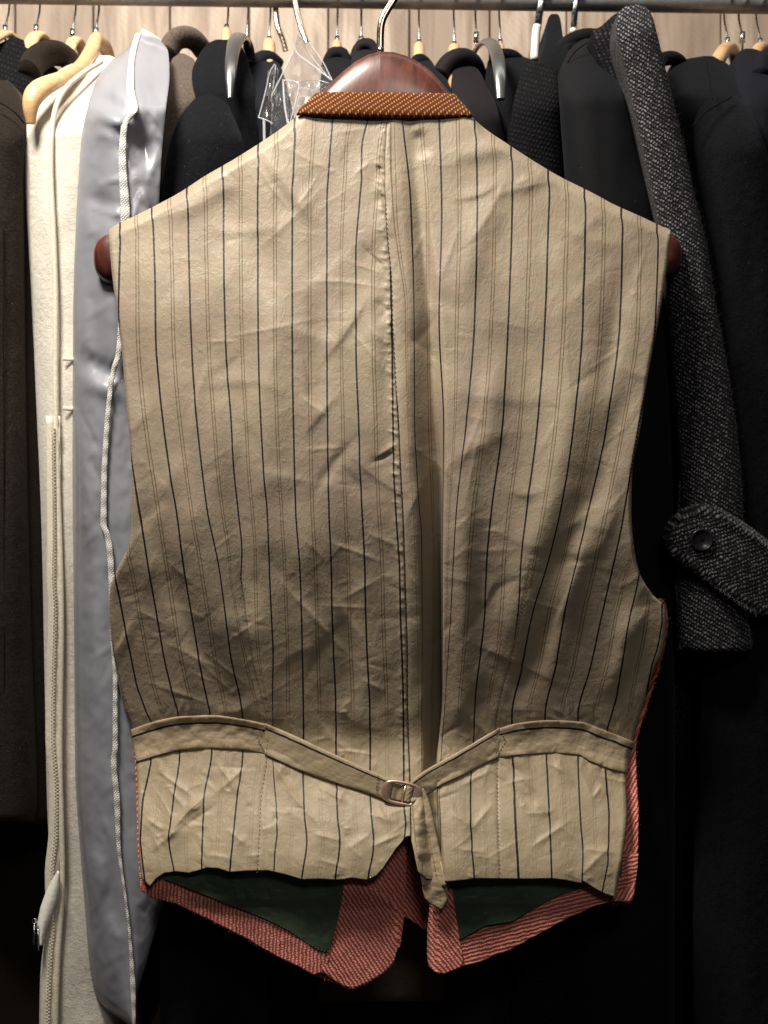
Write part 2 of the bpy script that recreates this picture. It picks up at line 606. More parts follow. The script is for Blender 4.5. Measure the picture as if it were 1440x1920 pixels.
rl = thing('clothes_rail', 'brushed grey steel clothes rail running across the top above all the coats', 'clothes rail',
           (0, RY, rail_z(720)))
xs = np.array([-1600, 720, 3000])
tube('pole', [((q - 720) * S * 1.3, RY, rail_z(q)) for q in xs], .0135, M['rail'], rl, 28)
for q in (-1590, 2990):
    X = (q - 720) * S * 1.3
    tube('bracket', [(X, RY, rail_z(q)), (X, .60, rail_z(q))], .011, M['rail'], rl, 12)


def hook(parent, px, pyneck, r=.0016, Y=RY, lean=0.0, mat=None):
    X = (px - 720) * S * (D + Y)
    z0 = (960 - pyneck) * S * (D + Y)
    zr = rail_z(720 + X / (S * 1.3))
    R = .0155
    P = [(X, Y, z0 - .012), (X, Y, z0), (X + lean * .3, Y + .004, zr - .035), (X + lean * .6, Y + .013, zr - .018)]
    for a in np.linspace(-20, 215, 12):
        A = math.radians(a)
        P.append((X + lean, Y + R * math.cos(A), zr + R * math.sin(A)))
    tube('hook', P, r, mat or M['steel'], parent, 8, smooth_path=1, up=(1, 0, 0))
    tube('ferrule', [(X, Y, z0 - .006), (X, Y, z0 + .006)], r * 2.2, M['steel'], parent, 10)


# ------------------------------------------------------------------ garments
def sheet_uv(pxs, pys):
    return np.stack([pxs / 1.0, pys / 1.0], -1)


def loft(name, rows, mat, parent, top=None, L=160, y0=.10, yn=.27, back=.50, folds=1.0, seed=0, ang=0.6, nose=.045,
         nrow=150, asp=1.0, sub=False, capb=True, ridge=0.0, foldfreq=3.0):
    """lofted cloth body seen end on: rows are (py, xl, xr) silhouettes in photo pixels"""
    R = np.array(rows, float)
    top = R[0, 0] if top is None else top
    t = np.linspace(0, 1, nrow)
    py = R[0, 0] + (R[-1, 0] - R[0, 0]) * np.where(t < .35, t * t / .35 * .6 + 0 * t, t * 1.0) if False else None
    a = np.linspace(0, 1, nrow) ** 1.6
    py = R[0, 0] + (R[-1, 0] - R[0, 0]) * a
    xl = pchip(R[:, 0], R[:, 1], py); xr = pchip(R[:, 0], R[:, 2], py)
    tt = np.clip((py - top) / L, 0, 1)
    yf = y0 + (yn - y0) * (1 - tt) ** 1.7
    nf = 40
    th = np.linspace(0, np.pi, nf)
    cx = (xl + xr) / 2; w = (xr - xl) / 2
    V = []; U = []
    dn = np.minimum(w * S * 1.15 * asp, nose)
    for k, a_ in enumerate(th):
        cs, sn = math.cos(a_), math.sin(a_)
        X = cx - w * np.sign(cs) * abs(cs) ** .9
        Y = yf + dn * (1 - sn ** .85)
        if ridge:
            Y = Y - ridge * math.exp(-((a_ - np.pi / 2) / .25) ** 2)
        amp = folds * .0028 * np.clip((py - top) / 120, .15, 1)
        Y = Y - amp * (2.2 * fbm(X / 70 * foldfreq / 3, py / 420, seed, 3) + .7 * fbm(X / 30, py / 90, seed + 9, 3)) * sn
        V.append(ptv(X, py, Y)); U.append(np.stack([X, -py], -1))
    yb = np.full_like(py, back)
    # sides run straight back
    m = .3
    for s_, f_ in ((+1, xr), (-1, xl)):
        pass
    V.append(np.array(V[-1])); V[-1][:, 1] = back; U.append(U[-1] + np.array([300, 0]))
    V.append(np.array(V[0])); V[-1][:, 1] = back; U.append(U[0] - np.array([300, 0]))
    # order around: front fan then back right, back left
    A = np.stack(V, 1)
    UU = np.stack(U, 1)
    nc = A.shape[1]
    verts = A.reshape(-1, 3)
    uv = UU.reshape(-1, 2)
    ca, sa = math.cos(ang), math.sin(ang)
    tw = np.stack([uv[:, 0] * ca + uv[:, 1] * sa, -uv[:, 0] * sa + uv[:, 1] * ca], -1)
    F = [tuple(int(q) for q in f) for f in gridfaces(nrow, nc, True)]
    F.append(tuple(range(nc)))
    if capb:
        F.append(tuple(range((nrow - 1) * nc, nrow * nc))[::-1])
    fn = subpart if sub else mesh_obj
    o = fn(name, verts, F, mat, parent, uvs={'px': uv / 100.0, 'twill': tw})
    return o


def collar_roll(parent, pts, r, mat, name='collar', up=(0, 1, 0), flat=1.0):
    """a turned collar: pts are (px, py, Y)"""
    return tube(name, [pt(*p) for p in pts], r, mat, parent, 16, flat=flat, smooth_path=3, up=up)


def beech_hanger(label, pts, neck, rads, flat=.55, cat='clothes hanger', hookat=None, group='pale wooden hangers on the rail'):
    """pts: (px,py,Y) along the visible arm; neck px,py"""
    X, Y, Z = pt(neck[0], neck[1], RY)
    h = thing('wooden_hanger', label, cat, (X, RY, Z), group)
    tube('arm', [pt(*p) for p in pts], [r * S * 1.25 for r in rads], M['beech'], h, 16, flat=flat, smooth_path=3, up=(0, 0, 1))
    hook(h, (neck[0] if hookat is None else hookat), neck[1] + 2, r=.0014)
    return h


BOT = 2050
GR = 'coats and jackets hanging edge on along the rail'


def coat(name, label, cat, px, y=RY):
    return thing(name, label, cat, pt(px, 960, .25), GR)


# G1 black textured coat far left
g = coat('black_coat', 'black ribbed coat collar at the far left, left of the brown coat', 'coat', -20)
loft('body', [(70, 22, 32), (84, -5, 62), (105, -40, 76), (150, -70, 78), (400, -150, 20), (BOT, -160, 0)], M['black_knit'], g,
     L=120, y0=.17, seed=1, ang=1.2)
# G2 dark brown coat
g = coat('brown_coat', 'dark brown wool coat at the left edge beside the cream garment', 'coat', 10)
loft('body', [(112, 60, 74), (120, 35, 95), (145, 5, 118), (200, -25, 100), (300, -60, 62), (500, -70, 70), (1000, -70, 88),
              (1530, -60, 100), (1545, -60, 98)], M['brown'], g, L=190, y0=.115, yn=.26, seed=2, folds=1.0)
loft('sleeve', [(150, 0, 14), (165, -18, 30), (215, -45, 50), (350, -70, 44), (700, -80, 48), (1200, -80, 60), (1500, -75, 70),
                (1540, -75, 66)], M['brown'], g, L=120, y0=.085, yn=.15, back=.2, seed=21, folds=1.2)
collar_roll(g, [(55, 138, .20), (66, 112, .215), (95, 98, .235), (125, 105, .25), (146, 135, .26)], .0125, M['brown'], flat=1.4)
tube('seam', [pt(-5, 190, .094), pt(14, 200, .088), pt(32, 214, .089), pt(46, 232, .10)], .0007, M['near_black'], g, 6, smooth_path=2)
rr = random.Random(5)
for i in range(0):
    q = rr.uniform(0, 12); r_ = 1385 + i * 9 + rr.uniform(-3, 3)
    X, Y, Z = pt(q, r_, .066)
    th = np.linspace(0, 2 * np.pi, 14)
    a_ = rr.uniform(0, 3)
    R_ = 3.2 * S
    P = [(X + R_ * math.cos(t_) * math.cos(a_), Y - .0 + R_ * .5 * math.cos(t_) * math.sin(a_), Z + R_ * 1.3 * math.sin(t_)) for t_ in th]
    tube('ring_trim', P, .0006, M['smoke_plastic'], g, 6, up=(0, 1, .2))
# long dark garment under it
g = coat('long_dark_coat', 'very dark brown long coat seen below the hem of the brown coat', 'coat', 20)
loft('body', [(240, 20, 30), (300, -40, 60), (1500, -60, 150), (BOT, -80, 190)], cloth('dim_brown', (0.010, 0.007, 0.005), .95, 0), g,
     L=100, y0=.17, yn=.28, seed=23)

# beech hangers, left
beech_hanger('pale wooden hanger top cut by the left edge of the photo', [(-20, 80, .22), (8, 60, .29), (30, 72, .30), (30, 90, .31)], (10, 55),
             [12, 14, 9, 6])
beech_hanger('pale wooden hanger top rising behind the black ribbed collar', [(50, 96, .25), (66, 62, .29), (82, 70, .31), (96, 105, .33)],
             (68, 54), [12, 14, 14, 12])
beech_hanger('pale wooden hanger between the brown collar and the bare hanger shoulder', [(124, 120, .26), (136, 72, .29), (150, 78, .32), (162, 120, .34)],
             (136, 62), [8, 13, 12, 10])
hb = thing('wooden_hanger', 'glossy pale wooden hanger with a bare rounded shoulder above the cream garment', 'clothes hanger',
           pt(178, 70, RY), 'pale wooden hangers on the rail')
tube('arm', [pt(*p) for p in [(58, 232, .086), (56, 200, .084), (64, 176, .088), (84, 160, .10), (118, 146, .135), (150, 128, .19), (170, 100, .25), (180, 72, .29)]],
     [r * S * 1.15 for r in (8, 14, 19, 18, 14, 14, 16, 14)], M['beech'], hb, 18, flat=.8, smooth_path=3, up=(0, 1, 0))
tube('arm', [pt(*p) for p in [(180, 72, .29), (196, 84, .31), (208, 120, .35), (216, 170, .42)]],
     [r * S * 1.25 for r in (14, 14, 13, 10)], M['beech'], hb, 14, flat=.8, smooth_path=3, up=(0, 1, 0))
hook(hb, 180, 62)

# G3 cream garment
g = coat('cream_garment_bag', 'cream fleece garment cover with a long zip, left of the grey bag', 'garment bag', 110)
loft('body', [(104, 186, 206), (116, 140, 232), (140, 100, 236), (175, 66, 230), (215, 45, 225), (235, 41, 222), (400, 49, 220),
              (550, 58, 218), (760, 68, 215), (1000, 78, 215), (1300, 84, 215), (1500, 88, 218), (1640, 93, 225), (1700, 90, 225),
              (1840, 75, 225), (BOT, 72, 225)],
     M['cream'], g, L=150, y0=.089, yn=.25, back=.42, folds=.9, seed=3, nrow=220)
pp = [(190, 116, .20), (150, 140, .145), (118, 170, .112), (102, 205, .096), (96, 260, .090), (95, 330, .088), (101, 440, .087), (105, 560, .087),
      (104, 700, .087), (106, 840, .087), (112, 1000, .086), (116, 1160, .086), (114, 1300, .086), (112, 1430, .086), (116, 1560, .086),
      (118, 1640, .086), (114, 1720, .086), (108, 1800, .086), (104, 1920, .086), (103, BOT, .086)]
tube('piping', [pt(p[0], p[1], p[2] - .003) for p in pp], .0028, M['cream_tape'], g, 8, flat=1.0, smooth_path=2)
# zip: tape, and teeth as little blocks
zp = [(100, 800), (101, 900), (102, 1000), (101, 1080), (104, 1140), (101, 1250), (99, 1380), (106, 1480), (105, 1560), (98, 1640), (100, 1720), (94, 1800), (90, 1920), (90, BOT)]
zy = np.array([p[1] for p in zp]); zx = np.array([p[0] for p in zp])
ys = np.arange(800, 2040, 3.2)
xz = pchip(zy, zx, ys)
Vt = []; Ft = []
for i, (a_, b_) in enumerate(zip(xz, ys)):
    s_ = 1.8 if i % 2 else -1.8
    v, f = box(-.0011, .0011, -.0008, .0008, -.0005, .0005)
    c = pt(a_ + s_, b_, .0800)
    base = len(Vt)
    Vt += [(p[0] + c[0], p[1] + c[1], p[2] + c[2]) for p in v]
    Ft += [tuple(q + base for q in ff) for ff in f]
zt = mesh_obj('zip_teeth', Vt, Ft, M['cream_tape'], g, smooth=False)
zt['kind'] = 'stuff'
ys = np.linspace(780, 2040, 90)
xz = pchip(zy, zx, ys)
for s_, nm in ((-1, 'zip_tape'), (1, 'zip_tape')):
    cols = np.linspace(0, 1, 6)
    A = np.stack([ptv(xz + s_ * (2 + c * 11), ys, .0812 + .003 * c + .0012 * np.sin(ys / 9.0 + c * 2) * c * (s_ > 0)) for c in cols], 1)
    o = mesh_obj(nm, A.reshape(-1, 3), gridfaces(90, 6), M['cream_tape'], g)
    solid(o, .0008)
# open zip flap with slider
fl_l = [(108, 1632), (97, 1650), (86, 1672), (76, 1700), (69, 1735), (70, 1755), (72, 1775)]
fl_r = [(113, 1640), (113, 1665), (108, 1690), (97, 1720), (87, 1745), (82, 1762), (80, 1772)]
A = []
for i in range(30):
    t_ = i / 29 * 6
    l = (np.interp(t_, range(7), [p[0] for p in fl_l]), np.interp(t_, range(7), [p[1] for p in fl_l]))
    r = (np.interp(t_, range(7), [p[0] for p in fl_r]), np.interp(t_, range(7), [p[1] for p in fl_r]))
    for j in range(7):
        c = j / 6
        A.append(pt(l[0] + (r[0] - l[0]) * c, l[1] + (r[1] - l[1]) * c, .076 - .004 * math.sin(c * 3.1) - .00002 * i))
o = mesh_obj('zip_flap', A, gridfaces(30, 7), M['ivory'], g)
solid(o, .001)
sl = tube('zip_slider', [pt(67, 1726, .071), pt(66, 1742, .071)], .0019, M['steel'], g, 10, flat=.6)
tube('pull_ring', [pt(65 + 4.5 * math.cos(a_), 1728 + 5 * math.sin(a_), .069) for a_ in np.linspace(0, 6.28, 16)], .0006, M['steel'], sl, 6)
tube('pull_tab', [pt(64, 1735, .069), pt(63, 1772, .069)], .0010, M['steel'], sl, 8, flat=.5)
tube('pull_tab', [pt(71, 1742, .071), pt(71, 1782, .071)], .0011, M['steel'], sl, 8, flat=.5)
for yy in (672, 765):
    tube('side_loop', [pt(118, yy, .084), pt(150, yy + 3, .088)], .0022, M['cream_tape'], g, 8, flat=.35)

# G4 grey vinyl garment bag with bound edge
g = coat('grey_garment_bag', 'grey translucent vinyl garment bag with a white bound front edge', 'garment bag', 220)
bx = [(62, 258), (90, 250), (120, 245), (165, 243), (205, 249), (222, 240), (235, 232), (300, 228), (400, 233), (520, 230), (620, 226), (665, 221),
      (690, 213), (740, 205), (820, 198), (900, 194), (985, 193), (1000, 199), (1040, 205), (1095, 208), (1180, 210), (1270, 215), (1400, 215),
      (1428, 212), (1500, 218), (1580, 221), (1680, 234), (1760, 243), (1850, 248), (1925, 251)]
ol = [(62, 255), (90, 240), (112, 212), (150, 182), (200, 166), (250, 155), (340, 148), (450, 142), (600, 138), (900, 137), (1200, 140), (1440, 142),
      (1600, 152), (1700, 160), (1830, 172), (1875, 186), (1925, 248)]
orr = [(62, 268), (75, 300), (100, 316), (140, 318), (200, 312), (300, 303), (400, 298), (600, 292), (900, 290), (1200, 296), (1500, 312), (1620, 318), (1690, 306),
       (1800, 276), (1880, 256), (1925, 254)]
nr = 330
py = np.linspace(62, 1925, nr)
XB = pchip([p[0] for p in bx], [p[1] for p in bx], py)
XL = pchip([p[0] for p in ol], [p[1] for p in ol], py)
XR = pchip([p[0] for p in orr], [p[1] for p in orr], py)
yfr = .052 + (.235 - .052) * (1 - np.clip((py - 62) / 150, 0, 1)) ** 1.7


rb = random.Random(77)
CR = {'l': [], 'r': []}
for k_, xa0, xb0 in (('l', 140, 240), ('r', 225, 312)):
    for i in range(110):
        x0_ = rb.uniform(xa0, xb0); y0_ = rb.uniform(100, 1880); L_ = rb.uniform(25, 130)
        a_ = rb.choice([.5, -.5, 1.1, -1.1, 1.4]) + rb.gauss(0, .3)
        CR[k_].append((x0_, y0_, x0_ + L_ * math.cos(a_), y0_ + L_ * math.sin(a_), rb.uniform(.5, 2.0) * rb.choice([1, 1, -1]) * (1.4 if y0_ < 1000 else .6), rb.uniform(4, 13)))


def bagside(X0, X1, back, nm, sd, nm_side):
    nc = 26
    A = []; U = []
    for j in range(nc):
        c = j / (nc - 1)
        X = X0 + (X1 - X0) * (1 - (1 - c) ** 1.3)
        Y = yfr + back * (c ** 1.7) - .004 * math.sin(math.pi * c ** .8)
        Y = Y + .006 * fbm(X / 60, py / 230, sd, 2) * math.sin(math.pi * c) * 2 + .0018 * math.sin(math.pi * c) * np.abs(fbm(X / 30 + py / 60, py / 38 - X / 60, sd + 3, 3))
        for (cy, cxx, wy, am) in ((195, 208, 22, .010), (225, 215, 16, -.009), (690, 185, 24, .010), (725, 195, 20, -.006), (270, 265, 30, .007), (385, 195, 26, .007)):
            Y = Y + am * np.exp(-((py - cy - (X - cxx) * .35) / wy) ** 2) * np.exp(-((X - cxx) / 32) ** 2)
        for (x0_, y0_, x1_, y1_, am, wd) in CR[nm_side]:
            L_ = math.hypot(x1_ - x0_, y1_ - y0_)
            tx_, ty_ = (x1_ - x0_) / L_, (y1_ - y0_) / L_
            tt_ = ((X - x0_) * tx_ + (py - y0_) * ty_) / L_
            d_ = (X - x0_) * -ty_ + (py - y0_) * tx_
            Y = Y - am * .001 * np.exp(-(np.abs(d_) / wd) ** 1.15) * np.clip(1 - np.abs(2 * tt_ - 1), 0, 1) ** .6
        A.append(ptv(X, py, Y)); U.append(np.stack([X, -py], -1))
    A = np.stack(A, 1).reshape(-1, 3); U = np.stack(U, 1).reshape(-1, 2)
    o = mesh_obj(nm, A, gridfaces(nr, nc), M['grey_vinyl'], g, uvs={'px': U / 100, 'twill': U})
    solid(o, .0006)


bagside(XB, XL, .035, 'side_panel', 4, 'l')
bagside(XB, XR, .014, 'side_panel', 5, 'r')
# inner dark garment inside the bag
ga = coat('dark_suit', 'dark suit inside the grey translucent garment bag', 'suit', 225)
loft('body', [(135, 250, 262), (170, 205, 290), (240, 180, 288), (500, 165, 280), (1200, 165, 284), (1600, 175, 292), (1700, 190, 280)],
     cloth('charcoal_suit', (0.02, 0.02, 0.024), .9, .1), ga, L=110, y0=.135, yn=.25, back=.45, seed=41)
# binding ribbon
wb = np.interp(py, [62, 120, 200, 235, 400, 640, 700, 990, 1100, 1300, 1500, 1650, 1760, 1850, 1925], [10, 11, 17, 12, 18, 13, 9, 12, 12, 9, 12, 6, 6, 11, 6])
A = []; U = []
nc = 8
for j in range(nc):
    c = j / (nc - 1) - .5
    X = XB + wb * (c + .1)
    Y = yfr - .0075 + .004 * abs(c) ** 2 + .0006 * np.sin(py / 5.0)
    A.append(ptv(X, py, Y)); U.append(np.stack([X * .7 + py * .7, X * .7 - py * .7], -1))
o = mesh_obj('binding', np.stack(A, 1).reshape(-1, 3), gridfaces(nr, nc), M['binding'], g, uvs={'twill': np.stack(U, 1).reshape(-1, 2)})
solid(o, .0012)
collar_roll(g, [(262, 66, .235), (285, 78, .24), (305, 92, .25), (314, 110, .27)], .0085, M['binding'], 'top_roll', flat=.7)

# G5 taupe coat
g = coat('taupe_coat', 'taupe grey wool coat with a turned collar, right of the grey bag', 'coat', 345)
loft('body', [(100, 335, 345), (112, 322, 364), (150, 315, 372), (230, 308, 372), (500, 300, 370), (BOT, 300, 370)], M['taupe'], g, L=100, y0=.13,
     yn=.24, seed=6)
collar_roll(g, [(314, 100, .24), (325, 76, .245), (345, 68, .25), (365, 74, .26), (382, 96, .28)], .0115, M['taupe'], flat=1.3)

# G6 black fuzzy coat
g = coat('black_wool_coat', 'fluffy black wool coat next to the taupe collar', 'coat', 400)
loft('body', [(74, 405, 432), (80, 392, 446), (105, 372, 462), (150, 352, 475), (250, 320, 500), (400, 300, 520), (800, 300, 540), (BOT, 300, 560)],
     M['black_wool'], g, L=110, y0=.135, yn=.25, seed=7, folds=1.5)
loft('sleeve', [(176, 385, 405), (186, 362, 420), (215, 340, 436), (280, 316, 462), (400, 300, 490), (900, 300, 500), (BOT, 300, 500)],
     M['black_wool'], g, L=90, y0=.085, yn=.14, back=.2, seed=71, folds=2.0)
# grey steel hanger ends


def steel_arm(label, pts, rads, neck):
    h = thing('steel_hanger', label, 'clothes hanger', pt(neck[0], neck[1], RY), 'grey metal hangers')
    tube('arm', [pt(*p) for p in pts], [r * S * 1.15 for r in rads], M['smoke_plastic'], h, 18, flat=.55, smooth_path=3, up=(0, 1, 0))
    hook(h, neck[0], neck[1], r=.0016)
    return h


steel_arm('shiny dark metal hanger end curving over the fluffy black coat',
          [(470, 150, .26), (472, 105, .26), (460, 72, .23), (445, 68, .19), (436, 95, .15), (432, 135, .122), (431, 184, .115)],
          [6, 9, 13, 17, 13, 11, 4], (463, 85))
steel_arm('shiny dark metal hanger end hooked in front of the knitted black coat',
          [(880, 122, .28), (888, 98, .27), (905, 78, .23), (921, 78, .19), (932, 100, .15), (938, 140, .122), (939, 186, .115)],
          [4, 7, 10, 13, 13, 12, 8], (893, 70))

# G8 navy jacket
g = coat('navy_jacket', 'dark navy jacket half covered by the clear plastic bag', 'jacket', 510)
loft('body', [(108, 488, 500), (116, 478, 520), (140, 465, 532), (200, 455, 545), (400, 450, 560), (BOT, 450, 580)], M['navy'], g, L=90, y0=.15,
     yn=.26, seed=8, folds=1.5)
collar_roll(g, [(478, 128, .25), (488, 112, .255), (505, 110, .26), (520, 124, .27)], .010, M['navy'])

# G9 clear plastic garment bag on a brass hook hanger
g = thing('clear_garment_bag', 'crinkled clear plastic garment bag with a pointed top left of the dark hanger', 'garment bag', pt(560, 70, .25))


def patch(nm, c, mat, n=16, amp=.004, sd=0, parent=None):
    c = [np.array(pt(*p)) for p in c]
    A = []
    for i in range(n):
        u = i / (n - 1)
        for j in range(n):
            v = j / (n - 1)
            p = (c[0] * (1 - u) + c[3] * u) * (1 - v) + (c[1] * (1 - u) + c[2] * u) * v
            e = math.sin(math.pi * u) * math.sin(math.pi * v)
            p = p + np.array([0, amp * 2.5 * float(fbm(u * 4, v * 4, sd, 3)) * e ** .3, 0])
            A.append(p)
    return mesh_obj(nm, A, gridfaces(n, n), mat, g)


patch('side_gusset', [(558, 68, .24), (583, 85, .24), (623, 151, .15), (550, 97, .17)], M['clear'], sd=1)
patch('front_panel', [(550, 97, .17), (623, 151, .14), (600, 240, .09), (535, 240, .09)], M['clear'], sd=2)
patch('front_panel', [(550, 97, .17), (535, 240, .09), (505, 270, .10), (509, 179, .14)], M['clear'], sd=3)
patch('pocket', [(531, 150, .12), (561, 153, .115), (558, 172, .11), (540, 235, .085)], M['clear'], sd=4)
patch('pocket_window', [(562, 154, .117), (617, 156, .12), (600, 215, .088), (545, 236, .086)], M['clear'], sd=5)
patch('crumpled_side', [(515, 120, .2), (524, 132, .19), (509, 224, .12), (484, 221, .12)], M['clear'], amp=.008, sd=6)
patch('crumpled_side', [(502, 132, .19), (515, 120, .19), (520, 180, .15), (496, 180, .15)], M['clear'], amp=.010, sd=7)
for nm, ln, r_ in (('welt', [(558, 68, .238), (550, 97, .168), (585, 121, .15), (623, 151, .138)], .0011),
                   ('welt', [(558, 68, .238), (572, 76, .24), (583, 85, .24)], .0010),
                   ('welt', [(583, 85, .24), (604, 112, .2), (623, 151, .138)], .0008),
                   ('welt', [(562, 76, .23), (583, 105, .19), (612, 140, .15)], .0006),
                   ('welt', [(550, 97, .168), (530, 138, .15), (509, 180, .138)], .0009),
                   ('welt', [(531, 150, .118), (533, 196, .10), (540, 232, .084)], .0013),
                   ('welt', [(531, 150, .118), (561, 153, .113), (559, 172, .108), (553, 195, .1), (543, 234, .085)], .0008),
                   ('welt', [(561, 153, .113), (590, 148, .125), (617, 156, .118)], .0007),
                   ('welt', [(560, 170, .11), (585, 167, .112), (606, 158, .115)], .0005),
                   ('welt', [(515, 120, .19), (505, 135, .185), (499, 168, .15), (485, 220, .118)], .0007),
                   ('welt', [(484, 220, .118), (503, 226, .115), (511, 232, .11)], .0009),
                   ('welt', [(495, 224, .115), (496, 280, .10)], .0016),
                   ('welt', [(517, 122, .188), (514, 150, .17), (508, 190, .14)], .0006)):
    tube(nm, [pt(*p) for p in ln], r_, M['clear_edge'], g, 7, smooth_path=2)
bh = thing('brass_hanger', 'pale brass flat hook rising from the clear plastic bag', 'clothes hanger', pt(566, 70, .27))
tube('hook', [pt(*p) for p in [(575, 80, .26), (566, 55, .262), (560, 35, .266), (553, 5, .272), (548, -30, .28), (556, -52, .30), (566, -40, .318)]], .0036, M['brass'], bh, 12,
     flat=.45, smooth_path=3, up=(0, 1, 0))
bh = thing('brass_hanger', 'blurred pale brass hook left of the clear bag hook', 'clothes hanger', pt(530, 80, .27))
tube('hook', [pt(*p) for p in [(536, 96, .30), (530, 72, .30), (520, 50, .30), (516, 10, .305), (514, -30, .31), (520, -50, .32)]], .0034, M['brass'], bh, 12, flat=.45,
     smooth_path=3, up=(0, 1, 0))

# G10 domes behind the mahogany hanger
for lab, rows, m_, y0, col in (
        ('black coat with a rounded collar just left of the dark hanger top',
         [(87, 626, 640), (92, 616, 650), (110, 608, 658), (160, 600, 664), (400, 590, 670), (1790, 580, 670)], 'black_smooth', .16, (608, 660, 118)),
        ('taller plum black coat behind the left side of the dark hanger',
         [(71, 680, 692), (76, 670, 702), (100, 660, 712), (160, 655, 720), (400, 650, 730), (1790, 650, 740)], 'black_plum', .17, None)):
    g = coat('black_coat', lab, 'coat', rows[0][1])
    loft('body', rows, M[m_], g, L=90, y0=y0, yn=.27, seed=rows[0][1])
    cx_ = (rows[1][1] + rows[1][2]) / 2
    collar_roll(g, [(cx_ - 22, rows[0][0] + 40, .235), (cx_ - 15, rows[0][0] + 17, .235), (cx_, rows[0][0] + 12, .235), (cx_ + 15, rows[0][0] + 17, .235), (cx_ + 22, rows[0][0] + 40, .235)],
                .006, M[m_])
g = coat('dark_brown_coat', 'dark brown coat whose hem shows as a faint patch below the waistcoat points', 'coat', 720)
loft('body', [(150, 700, 745), (200, 650, 770), (600, 620, 810), (1000, 605, 830), (1876, 597, 848), (1878, 597, 848)],
     cloth('dim_umber', (0.10, 0.075, 0.055), .95, 0), g, L=120, y0=.13, yn=.25, seed=12, folds=.4, nose=.012)
g = coat('long_black_coat', 'long black coat behind the hem of the dark brown coat', 'coat', 720)
loft('body', [(180, 690, 750), (300, 560, 900), (1000, 540, 920), (BOT, 520, 930)], M['near_black'], g, L=120, y0=.24, yn=.28, seed=13)

# G11..
g = coat('black_jacket', 'narrow black jacket just right of the dark hanger top', 'jacket', 790)
loft('body', [(101, 782, 792), (108, 774, 802), (130, 768, 818), (150, 765, 838), (180, 762, 850), (400, 760, 870), (1750, 745, 870)],
     M['black_smooth'], g, L=80, y0=.15, yn=.27, seed=14)
collar_roll(g, [(776, 128, .24), (784, 112, .245), (796, 118, .25), (806, 134, .26)], .008, M['black_smooth'])
g = coat('plum_jacket', 'smooth plum black jacket with a rolled collar between dark hanger and metal hanger end', 'jacket', 870)
loft('body', [(118, 862, 876), (130, 850, 896), (160, 846, 912), (185, 846, 926), (230, 850, 940), (300, 850, 950), (600, 840, 960), (BOT, 830, 960)],
     M['black_plum'], g, L=110, y0=.115, yn=.25, seed=15)
collar_roll(g, [(828, 142, .24), (842, 120, .24), (864, 110, .245), (884, 120, .255), (893, 142, .27)], .0125, M['black_plum'], flat=1.3)
# G13
g = coat('black_wool_coat', 'black wool coat behind the second metal hanger end', 'coat', 970)
loft('body', [(98, 945, 955), (104, 925, 975), (118, 914, 1010), (160, 912, 1040), (300, 915, 1055), (BOT, 900, 1060)], M['black_wool'], g,
     L=110, y0=.15, yn=.26, seed=16)
collar_roll(g, [(925, 112, .24), (940, 102, .245), (962, 104, .25), (975, 116, .26)], .007, M['black_wool'])
loft('sleeve', [(118, 1000, 1018), (126, 985, 1034), (150, 974, 1045), (200, 962, 1050), (260, 956, 1054), (400, 960, 1062), (BOT, 960, 1090)],
     M['black_knit'], g, L=90, y0=.09, yn=.17, back=.25, seed=161, ang=1.3, folds=1.2)
# G15
g = coat('black_coat', 'black coat with a tall pointed collar beside the white hanger stem', 'coat', 1040)
loft('body', [(26, 1034, 1045), (31, 1029, 1049), (42, 1026, 1052), (70, 1024, 1056), (90, 1020, 1070), (110, 1012, 1090), (200, 1000, 1110), (BOT, 1000, 1110)],
     M['black_wool'], g, L=110, y0=.17, yn=.26, seed=17)
collar_roll(g, [(1028, 112, .2), (1046, 96, .2), (1075, 74, .205), (1110, 66, .21), (1125, 80, .22)], .009, M['black_smooth'])
wh = thing('white_hanger', 'white plastic hanger stem left of the pointed black collar', 'clothes hanger', pt(1004, 90, RY))
tube('stem', [pt(1002, 112, .29), pt(1003, 90, .29), pt(1005, 60, .29), pt(1008, 48, .29)], .0052, M['white_plastic'], wh, 12, smooth_path=1)
tube('hook', [pt(*p) for p in [(1008, 52, .29), (1012, 20, .282), (1018, -5, .28), (1030, -40, .285), (1030, -50, .30)]], .0045, M['steel'], wh, 10, flat=.5, smooth_path=2,
     up=(0, 1, 0))
wh = thing('white_hanger', 'wide steel hook hanger just left of the tweed collar', 'clothes hanger', pt(1076, 60, RY))
tube('stem', [pt(1074, 62, .29), pt(1075, 54, .29)], .004, M['white_plastic'], wh, 10)
tube('hook', [pt(*p) for p in [(1075, 58, .29), (1078, 20, .282), (1083, -5, .28), (1090, -40, .285), (1090, -50, .30)]], .0038, M['steel'], wh, 10, flat=.5, smooth_path=2,
     up=(0, 1, 0))
# G16 smooth black coat
g = coat('smooth_black_coat', 'smooth black coat with a wide sleeve between knit coat and tweed coat', 'coat', 1130)
loft('body', [(66, 1098, 1112), (74, 1080, 1128), (100, 1062, 1145), (150, 1046, 1170), (400, 1050, 1230), (BOT, 1050, 1250)], M['black_smooth'], g,
     L=100, y0=.15, yn=.25, seed=18)
loft('sleeve', [(72, 1098, 1116), (78, 1084, 1130), (100, 1064, 1146), (140, 1050, 1158), (200, 1050, 1178), (300, 1056, 1204), (400, 1062, 1232),
                (600, 1068, 1252), (1200, 1075, 1265), (BOT, 1075, 1265)], M['black_smooth'], g, L=120, y0=.07, yn=.19, back=.26, seed=181, folds=.6)
collar_roll(g, [(1040, 118, .19), (1062, 92, .2), (1090, 70, .21), (1120, 66, .22)], .0075, M['black_smooth'])

